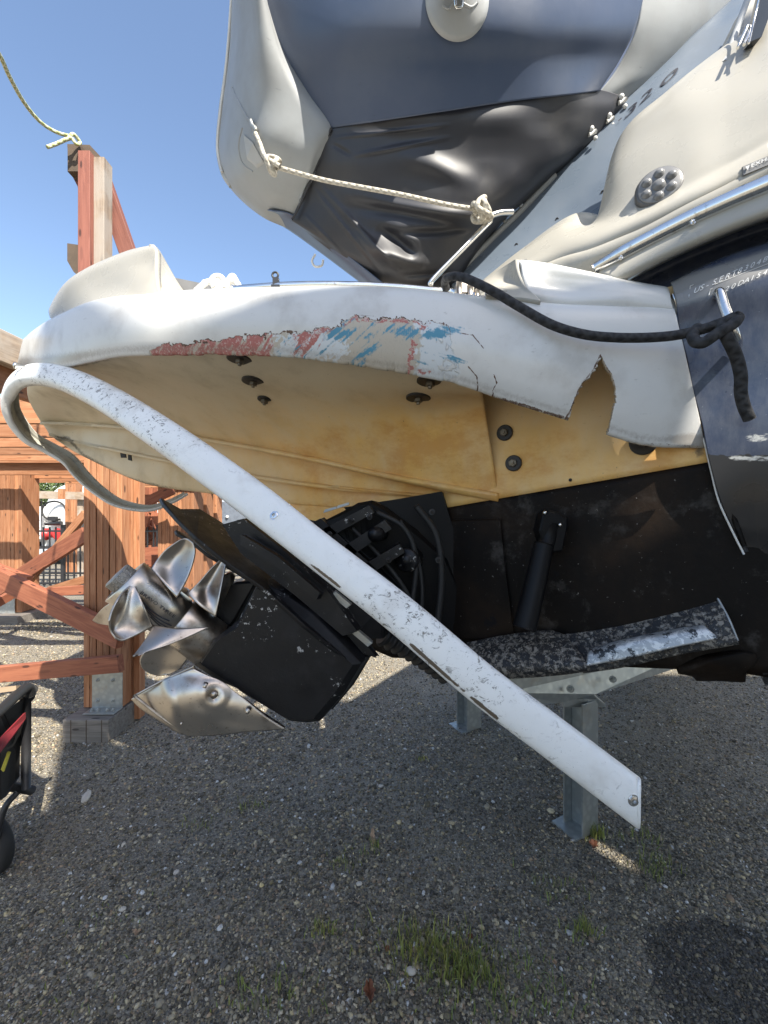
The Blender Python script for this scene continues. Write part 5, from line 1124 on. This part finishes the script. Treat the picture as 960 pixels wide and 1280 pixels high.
MB().prism([tc + Vector((-.62, -.16, -.4)), tc + Vector((-.42, -.16, -.6)), tc + Vector((-.62, -.16, -.8)), tc + Vector((-.82, -.16, -.6))], (0, .01, 0)).build('placard', 'red', tk)
MB().prism([tc + Vector((-.62, -.175, -.5)), tc + Vector((-.52, -.175, -.6)), tc + Vector((-.62, -.175, -.7)), tc + Vector((-.72, -.175, -.6))], (0, .01, 0)).build('placard_panel', 'white', tk)
MB().box(tc + Vector((.2, 1.8, -1.0)), (2.0, 4.2, .16)).build('chassis', 'black_iron', tk)
for x, y in ((-.7, .6), (.9, .6), (.1, 3.2), (1.6, 3.2)): MB().lathe((tc.x + x, tc.y + y, .48), (1, .0, 0), [(-.12, .30), (-.12, .46), (-.09, .48), (.09, .48), (.12, .46), (.12, .30)], 24).build('wheel', 'tyre', tk)
MB().box(tc + Vector((.05, -.25, -1.05)), (1.7, .12, .16)).build('bumper', 'grey_shed', tk); MB().box((tc.x, tc.y + .4, .75), (1.5, .5, .5)).build('lower_box', 'white', tk)
for x in (-.55, .7): MB().box((tc.x + x, tc.y - .34, tc.z - 1.02), (.14, .03, .07)).build('tail_light', 'red', tk)
sh = thing('equipment_cabinet', (-4.6, 12.4, 0), 'pale blue-grey metal cabinet with a dark door, seen under the platform', 'cabinet')
c = P(300, 640, 12.2); MB().box((c.x, 12.8, 1.35), (2.1, 1.2, 2.7)).build('cabinet_wall', 'grey_shed', sh, bevel=.02)
MB().box((P(297, 640, 12.2).x, 12.19, 1.15), (1.25, .03, 1.3)).build('cabinet_door', 'grey_door', sh)
for x, y in ((273, 637), (284, 646), (275, 656)): MB().ball(P(x, y, 12.14), .045, 8).build('door_knob', 'white', sh)
for x, y in ((188, 655), (192, 676), (182, 648), (196, 652)):
    pass
def car(x, y, rz, mat, label):
    t = thing('parked_car', (x, y, 0), label, 'car'); Rm = Matrix.Rotation(rz, 3, 'Z'); W = lambda a, b, c_: Vector((x, y, 0)) + Rm @ Vector((a, b, c_))
    prof = [(-2.2, .45), (-2.2, .85), (-1.9, .95), (-1.5, 1.38), (.2, 1.42), (.9, 1.0), (2.0, .85), (2.2, .6), (2.2, .4)]
    MB().prism([W(a, -.85, c_) for a, c_ in prof], Rm @ Vector((0, 1.7, 0)), bev=.05).build('car_body', mat, t, bevel=.03)
    for s in (-1, 1): MB().prism([W(-1.35, s * .87, 1.0), W(-1.1, s * .87, 1.3), (W(.1, s * .87, 1.33)), W(.6, s * .87, 1.0)], Rm @ Vector((0, .02 * -s, 0))).build('car_window', 'glass_dark', t)
    for a in (-1.4, 1.35):
        for s in (-1, 1): MB().lathe(W(a, s * .78, .33), Rm @ Vector((0, 1, 0)), [(-.1, .2), (-.1, .31), (.1, .31), (.1, .2)], 18).build('wheel', 'tyre', t)
car(-9.8, 17.5, .1, 'white', 'white parked car glimpsed through the farther rack braces')
car(-8.3, 21.0, -.1, 'navy', 'dark parked car behind the white one, glimpsed through the rack')
def tree(x, y, h, r, label, seed):
    rn = np.random.default_rng(seed); t = thing('tree', (x, y, 0), label, 'tree', 'trees behind the yard')
    tb_ = MB().tube([(x, y, 0), (x + .1, y, h * .3), (x - .1, y, h * .6)], lambda u: .22 * (1 - .6 * u), 10, 20)
    for k in range(6): a = k * 1.05; tb_.tube([(x, y, h * .35), (x + math.cos(a) * r * .4, y + math.sin(a) * r * .4, h * .6), (x + math.cos(a) * r * .7, y + math.sin(a) * r * .7, h * .75)], lambda u: .08 * (1 - .7 * u), 6, 10)
    tb_.build('trunk', 'bark', t)
    n = 5200; cl = rn.normal(size=(46, 3)); cl /= np.linalg.norm(cl, axis=1)[:, None]; cl *= rn.uniform(.45, 1, (46, 1)); cl = cl * [r, r, h * .38] + [x, y, h * .66]
    ci = rn.integers(0, 46, n); c_ = cl[ci] + rn.normal(size=(n, 3)) * r * .16
    d1 = rn.normal(size=(n, 3)); d1 /= np.linalg.norm(d1, axis=1)[:, None]; d2 = np.cross(d1, rn.normal(size=(n, 3))); d2 /= np.linalg.norm(d2, axis=1)[:, None]; s_ = rn.uniform(.06, .15, (n, 1))
    V = np.stack([c_ - d1 * s_, c_ + d2 * s_ * .5, c_ + d1 * s_, c_ - d2 * s_ * .5], 1).reshape(-1, 3) - np.array([x, y, 0])
    me = bpy.data.meshes.new('crown'); me.from_pydata(V.tolist(), [], np.arange(4 * n).reshape(-1, 4).tolist()); me.materials.append(MT['leaves']); o = bpy.data.objects.new('crown', me); COL.objects.link(o); o.parent = t
for i, (x, y, h, r, lb) in enumerate(((-21.5, 26, 4.4, 2.6, 'broad green tree above the tanker, left of the gap between the posts'), (-17.5, 25, 4.1, 2.2, 'lower green tree above the tanker, right of the gap between the posts'), (-12.5, 27, 4.0, 2.2, 'green tree far behind the crossed braces'))): tree(x, y, h, r, lb, i + 3)

# ================================================================ folding wagon at the left edge
wg = thing('folding_wagon', (-1.75, 1.7, 0), 'black and red folding wagon cut off by the left edge', 'wagon')
def WP(x, y, Y=1.72): return P(x, y, Y)
MB().prism([P(-90, 872, 1.60), P(20, 857, 1.66), P(34, 856, 1.75), P(-40, 862, 2.3)], (0, 0, -.02)).build('wagon_tray', 'board', wg)
MB().tube([P(-60, 930, 1.35), P(-10, 897, 1.5), P(22, 868, 1.66), P(34, 860, 1.72), P(38, 868, 1.74)], .020, 12, 60).build('wagon_rim', 'rubber', wg)
MB().tube([P(38, 862, 1.74), P(36, 866, 1.75), P(34, 872, 1.76)], .026, 12).build('rim_corner', 'rubber', wg)
MB().tube([P(33, 870, 1.74), P(32.5, 985, 1.74)], .017, 10, smooth_path=False).tube([P(-30, 975, 1.55), P(4, 981, 1.68), P(40, 988, 1.80)], .018, 10, smooth_path=False).tube([P(-6, 1050, 1.66), P(6, 1010, 1.68), P(22, 990, 1.72)], .012, 10).tube([P(8, 940, 1.7), P(26, 910, 1.74)], .006, 6, smooth_path=False).build('wagon_frame', 'black_iron', wg)
MB().prism([P(-80, 1000, 1.5), P(-80, 915, 1.45), P(0, 895, 1.6), P(29, 872, 1.72), P(27, 900, 1.72), P(20, 940, 1.72), P(19, 975, 1.72), P(2, 1000, 1.62)], (0, .02, 0)).build('wagon_fabric', 'rubber', wg)
MB().prism([P(-30, 948, 1.46), P(0, 922, 1.56), P(29, 892, 1.69), P(29, 900, 1.69), P(22, 912, 1.67), P(-4, 944, 1.52), P(-30, 965, 1.44)], (0, .012, 0)).build('side_band', 'red_fabric', wg)
MB().prism([P(1, 962, 1.60), P(9, 940, 1.64), P(12, 941, 1.64), P(4, 965, 1.60)], (0, .006, 0)).build('yellow_strap', 'yellow', wg)
c = P(-14, 1035, 1.72); MB().lathe(Vector((c.x, c.y, .125)), (.3, 1, 0), [(-.025, .09), (-.025, .115), (-.015, .125), (.015, .125), (.025, .115), (.025, .09)], 30).build('wheel', 'tyre', wg)
MB().lathe(Vector((c.x, c.y, .125)), (.3, 1, 0), [(-.018, .085), (-.018, .02), (-.03, .02), (-.03, .001)], 20).build('wheel_rim', 'rubber', wg)

# ================================================================ an added, unseen boat behind the camera, shaped to shade the yard
nbb = thing('neighbour_boat', (1.5, -3.4, 0), 'tall white cruiser on stands standing behind the camera', 'boat')
def hull(x0, x1, yc, hw, zk, zc, zs, name, mat):
    mb = MB(); n = 16
    for i in range(n + 1):
        f = i / n; x = x0 + (x1 - x0) * f; k = 1 - max(0, (f - .55) / .45) ** 2.2 * .97; s = max(0, (f - .5) / .5) ** 2
        for y, z in ((-hw * k, zs + .25 * s), (-hw * k * .97, zs - .5), (-hw * k * .86, zc + .35 * s), (0, zk + .9 * s), (hw * k * .86, zc + .35 * s), (hw * k * .97, zs - .5), (hw * k, zs + .25 * s)): mb.v.append((x, yc + y, z))
    for i in range(n):
        for j in range(6): a = i * 7 + j; mb.f.append((a, a + 7, a + 8, a + 1)); mb.sm.append(j not in (1, 4))
    for i in range(n): a = i * 7; mb.f.append((a, a + 6, a + 13, a + 7)); mb.sm.append(False)
    mb.f.append(tuple(range(7))); mb.sm.append(False); return mb.build(name, mat, nbb)
hull(.95, 9.5, -3.8, 1.5, .8, 1.3, 4.6, 'hull', 'hull_white')
def wall(poly, name, mat='hull_white'): MB().prism([Vector((x, -2.2, z)) for x, z in poly], (0, -.05, 0)).build(name, mat, nbb)  # thin added panels whose outlines and gaps shape the shade
wall([(1.0, 4.5), (3.80, 4.5), (3.80, 5.6), (1.0, 5.6)], 'bulwark'); wall([(3.88, 4.5), (8.2, 4.5), (8.2, 5.6), (3.88, 5.6)], 'bulwark')
wall([(3.80, 4.5), (3.88, 4.5), (3.88, 5.18), (3.80, 5.18)], 'bulwark'); wall([(3.80, 5.42), (3.88, 5.42), (3.88, 5.6), (3.80, 5.6)], 'bulwark')  # slit left open to drop a sliver of sun on the gravel
wall([(1.33, 5.6), (2.94, 5.6), (2.94, 6.30), (2.72, 6.36), (1.70, 6.40), (1.45, 7.05), (1.38, 7.05)], 'cabin_side')
wall([(2.94, 5.6), (3.25, 5.6), (3.25, 5.7), (2.94, 5.7)], 'cabin_side'); wall([(2.94, 6.2), (3.25, 6.2), (3.25, 6.27), (3.03, 6.27), (2.94, 6.30)], 'cabin_side')  # opening placed to let a sun patch onto the navy hull
wall([(3.25, 5.6), (4.5, 5.6), (4.5, 7.2), (3.25, 7.2)], 'cabin_side'); wall([(4.5, 5.6), (7.9, 5.6), (7.7, 7.9), (4.6, 7.9), (4.5, 7.2)], 'cabin_side')
MB().box((6.2, -2.9, 7.85), (3.0, 1.4, .1)).build('roof', 'hull_white', nbb)
for x in (1.8, 4.5, 7.2): MB().box((x, -3.8, .5), (.3, 1.6, 1.0)).build('stand', 'black_iron', nbb)

# ================================================================ gravel, weeds and leaves on the ground
def stones():
    rn = np.random.default_rng(5)
    ph = (1 + 5 ** .5) / 2
    ico = np.array([(-1,ph,0),(1,ph,0),(-1,-ph,0),(1,-ph,0),(0,-1,ph),(0,1,ph),(0,-1,-ph),(0,1,-ph),(ph,0,-1),(ph,0,1),(-ph,0,-1),(-ph,0,1)]); ico /= np.linalg.norm(ico[0])
    fc = np.array([(0,11,5),(0,5,1),(0,1,7),(0,7,10),(0,10,11),(1,5,9),(5,11,4),(11,10,2),(10,7,6),(7,1,8),(3,9,4),(3,4,2),(3,2,6),(3,6,8),(3,8,9),(4,9,5),(2,4,11),(6,2,10),(8,6,7),(9,8,1)])
    # denser near the camera, thinning with distance
    n = 175000; Y = 1.12 + (rn.random(n) ** 1.7) * 5.2; hw = Y * .97 + .1; X = rn.uniform(-1, 1, n) * hw
    keep = rn.random(n) < np.clip(.35 + fbm(X * 2.2, Y * 2.2, 77, 3) * 1.1, 0, 1); X, Y = X[keep], Y[keep]; n = len(X)
    patch = fbm(X * 1.1, Y * 1.1, 51, 3)
    s = rn.lognormal(0, .38, n) * .0031 * (1 + .14 * Y) * (.75 + .7 * patch); s = np.clip(s, .002, .017)
    near = sst(9, 4, np.hypot(X, Y - 2)); Z = near * ((fbm(X * 1.3, Y * 1.3, 3) - .5) * .05 + (fbm(X * 22, Y * 22, 5, 3) - .5) * .014) + s * .15
    shp = ico[None] * rn.uniform(.72, 1.25, (n, 12, 1)) * np.stack([rn.uniform(.8, 1.4, n), rn.uniform(.6, 1.1, n), rn.uniform(.4, .8, n)], -1)[:, None, :]
    a = rn.uniform(0, 2 * np.pi, n); ca, sa = np.cos(a)[:, None], np.sin(a)[:, None]; tl = rn.normal(0, .35, n)[:, None]
    x, y, z = shp[..., 0], shp[..., 1], shp[..., 2]; z2 = z + x * tl; V = np.stack([x * ca - y * sa, x * sa + y * ca, z2], -1) * s[:, None, None] + np.stack([X, Y, Z], -1)[:, None]
    F = (fc[None] + np.arange(n)[:, None, None] * 12).reshape(-1, 3); V = V.reshape(-1, 3)
    g = rn.beta(1.2, 4.2, n) * .56 + .03; warm = rn.normal(.26, .06, n); col = np.stack([g * (1 + warm + .02), g * (1 + warm * .3), g * (1 - warm - .02)], -1)
    wh = rn.random(n) < .025; col[wh] = np.array([.62, .60, .56]) * rn.uniform(.7, 1, (wh.sum(), 1)); tn = rn.random(n) < .05; col[tn] = np.array([.34, .24, .15]) * rn.uniform(.6, 1.1, (tn.sum(), 1))
    bx = np.hypot((X - 1.15) * .95, (Y - 1.22)) + (fbm(X * 4, Y * 4, 9) - .5) * .2; col *= (1 - .55 * sst(.34, .26, bx))[:, None]  # stones darkened to carry the same painted shadow
    me = bpy.data.meshes.new('gravel_stones'); me.vertices.add(len(V)); me.vertices.foreach_set('co', V.ravel()); me.loops.add(F.size); me.loops.foreach_set('vertex_index', F.ravel().astype(np.int32)); me.polygons.add(len(F)); me.polygons.foreach_set('loop_start', np.arange(0, F.size, 3)); me.update(calc_edges=True)
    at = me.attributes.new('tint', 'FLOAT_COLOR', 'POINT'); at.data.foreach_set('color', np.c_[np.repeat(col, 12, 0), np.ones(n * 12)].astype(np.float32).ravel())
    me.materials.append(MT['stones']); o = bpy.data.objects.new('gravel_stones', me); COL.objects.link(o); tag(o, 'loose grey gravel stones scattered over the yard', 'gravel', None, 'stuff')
stones()
def weeds():
    rn = np.random.default_rng(8); mb = MB(); tint = []
    def clump(px, py, w, n, h, yel):
        c = G(px, py)
        for _ in range(n):
            x = c.x + rn.normal(0, w); y = c.y + rn.normal(0, w * .55); hh = h * rn.uniform(.4, 1.2); ln = rn.normal(0, .45, 2) * hh * .6; wd = rn.uniform(.0011, .0024)
            a = rn.uniform(0, 3.14); d = Vector((math.cos(a), math.sin(a), 0)) * wd; b = Vector((x, y, -.002)); m_ = b + Vector((ln[0] * .35, ln[1] * .35, hh * .6)); t = b + Vector((ln[0], ln[1], hh))
            mb.add([b - d, b + d, m_ + d * .8, m_ - d * .8, t], [(0, 1, 2, 3), (3, 2, 4)])
            k = rn.uniform(0, 1); cg = np.array([.15, .20, .05]) * (1 - k * yel) + np.array([.42, .37, .09]) * k * yel; cg = cg * rn.uniform(.6, 1.25); tint.extend([cg] * 5)
    clump(545, 1200, .10, 330, .055, .8); clump(520, 1180, .06, 120, .05, .9); clump(580, 1215, .06, 130, .06, .6)
    clump(600, 1235, .10, 120, .05, .3); clump(340, 1250, .08, 110, .05, .4); clump(405, 1165, .035, 60, .04, .8); clump(730, 1165, .03, 60, .05, .5); clump(460, 1060, .05, 40, .035, .7)
    clump(745, 1046, .03, 90, .06, .6); clump(820, 1085, .06, 80, .05, .3); clump(800, 1050, .05, 40, .05, .4); clump(425, 1080, .04, 40, .035, .5); clump(310, 1010, .05, 40, .035, .5); clump(530, 950, .02, 20, .03, .9)
    clump(660, 1240, .10, 100, .05, .1); clump(250, 1030, .05, 30, .035, .5); clump(700, 1110, .08, 50, .04, .3); clump(140, 1160, .1, 40, .03, .4); clump(60, 1260, .1, 30, .03, .4)
    mb.at = dict(tint=np.array(tint)); tag(mb.build('weeds', 'grass'), 'thin green and yellow grass blades sprouting through the gravel', 'weeds', None, 'stuff')
weeds()
def leaf(px, py, L, W, rot, mat, label, curl=.3, lift=0):
    c = G(px, py); mb = MB(); nu, nv = 9, 5
    for i in range(nu):
        f = i / (nu - 1); w = W * math.sin(math.pi * (f * .92 + .04)) ** .8
        for j in range(nv):
            g_ = j / (nv - 1) * 2 - 1; x = (f - .5) * L; y = g_ * w * (1 + .25 * math.sin(f * 17 + j)); z = .008 + abs(g_) * W * curl + .25 * L * lift * f + .004 * math.sin(f * 9); mb.v.append((c.x + x * math.cos(rot) - y * math.sin(rot), c.y + x * math.sin(rot) + y * math.cos(rot), z))
    for i in range(nu - 1):
        for j in range(nv - 1): a = i * nv + j; mb.f.append((a, a + nv, a + nv + 1, a + 1)); mb.sm.append(False)
    tag(mb.build('fallen_leaf', mat, solid=.0006), label, 'leaf')
leaf(462, 1246, .055, .016, R(100), 'leaf_brown', 'curled dark red-brown leaf lying at the bottom of the picture', .9, .2)
leaf(466, 1052, .055, .010, R(95), 'leaf_tan', 'narrow pinkish dry leaf standing up in the gravel below the strip', .6, 2.0)
leaf(171, 1168, .026, .010, R(10), 'leaf_tan', 'small tan leaf on the gravel at the lower left', .3)
leaf(588, 1174, .018, .008, R(60), 'leaf_brown', 'small rusty leaf at the right of the yellow grass clump', .5)
leaf(484, 1190, .02, .008, R(80), 'leaf_brown', 'brown scrap of leaf at the left edge of the grass clump', .5)
leaf(693, 1206, .014, .008, R(20), 'leaf_tan', 'tiny orange leaf on open gravel right of the grass clump', .3)
leaf(742, 1058, .05, .018, R(60), 'leaf_brown', 'brown leaf beside the foot of the steel post', .3)
def pebble(px, py, r, label, rot=0, el=1.3):
    rn = random.Random(px); c = G(px, py); mb = MB(); mb.ball((0, 0, 0), r, 10, (el, 1, .6)); mb.v = [(c.x + v[0] * math.cos(rot) - v[1] * math.sin(rot) + rn.uniform(-.05, .05) * r, c.y + v[0] * math.sin(rot) + v[1] * math.cos(rot), v[2] + r * .45 + rn.uniform(-.08, .08) * r) for v in mb.v]
    tag(mb.build('pebble', 'pebble'), label, 'stone')
pebble(514, 1216, .014, 'pale rounded stone in front of the yellow grass clump'); pebble(153, 1138, .011, 'whitish stone above the small tan leaf at lower left'); pebble(449, 1106, .010, 'round pale stone on open gravel below the standing leaf'); pebble(476, 984, .012, 'pale stone on the gravel under the middle of the strip')
pebble(108, 998, .02, 'long pale grey stone on the gravel left of the drive', R(-70), 2.6); pebble(220, 1092, .012, 'light stone on open gravel below the skeg', .5)
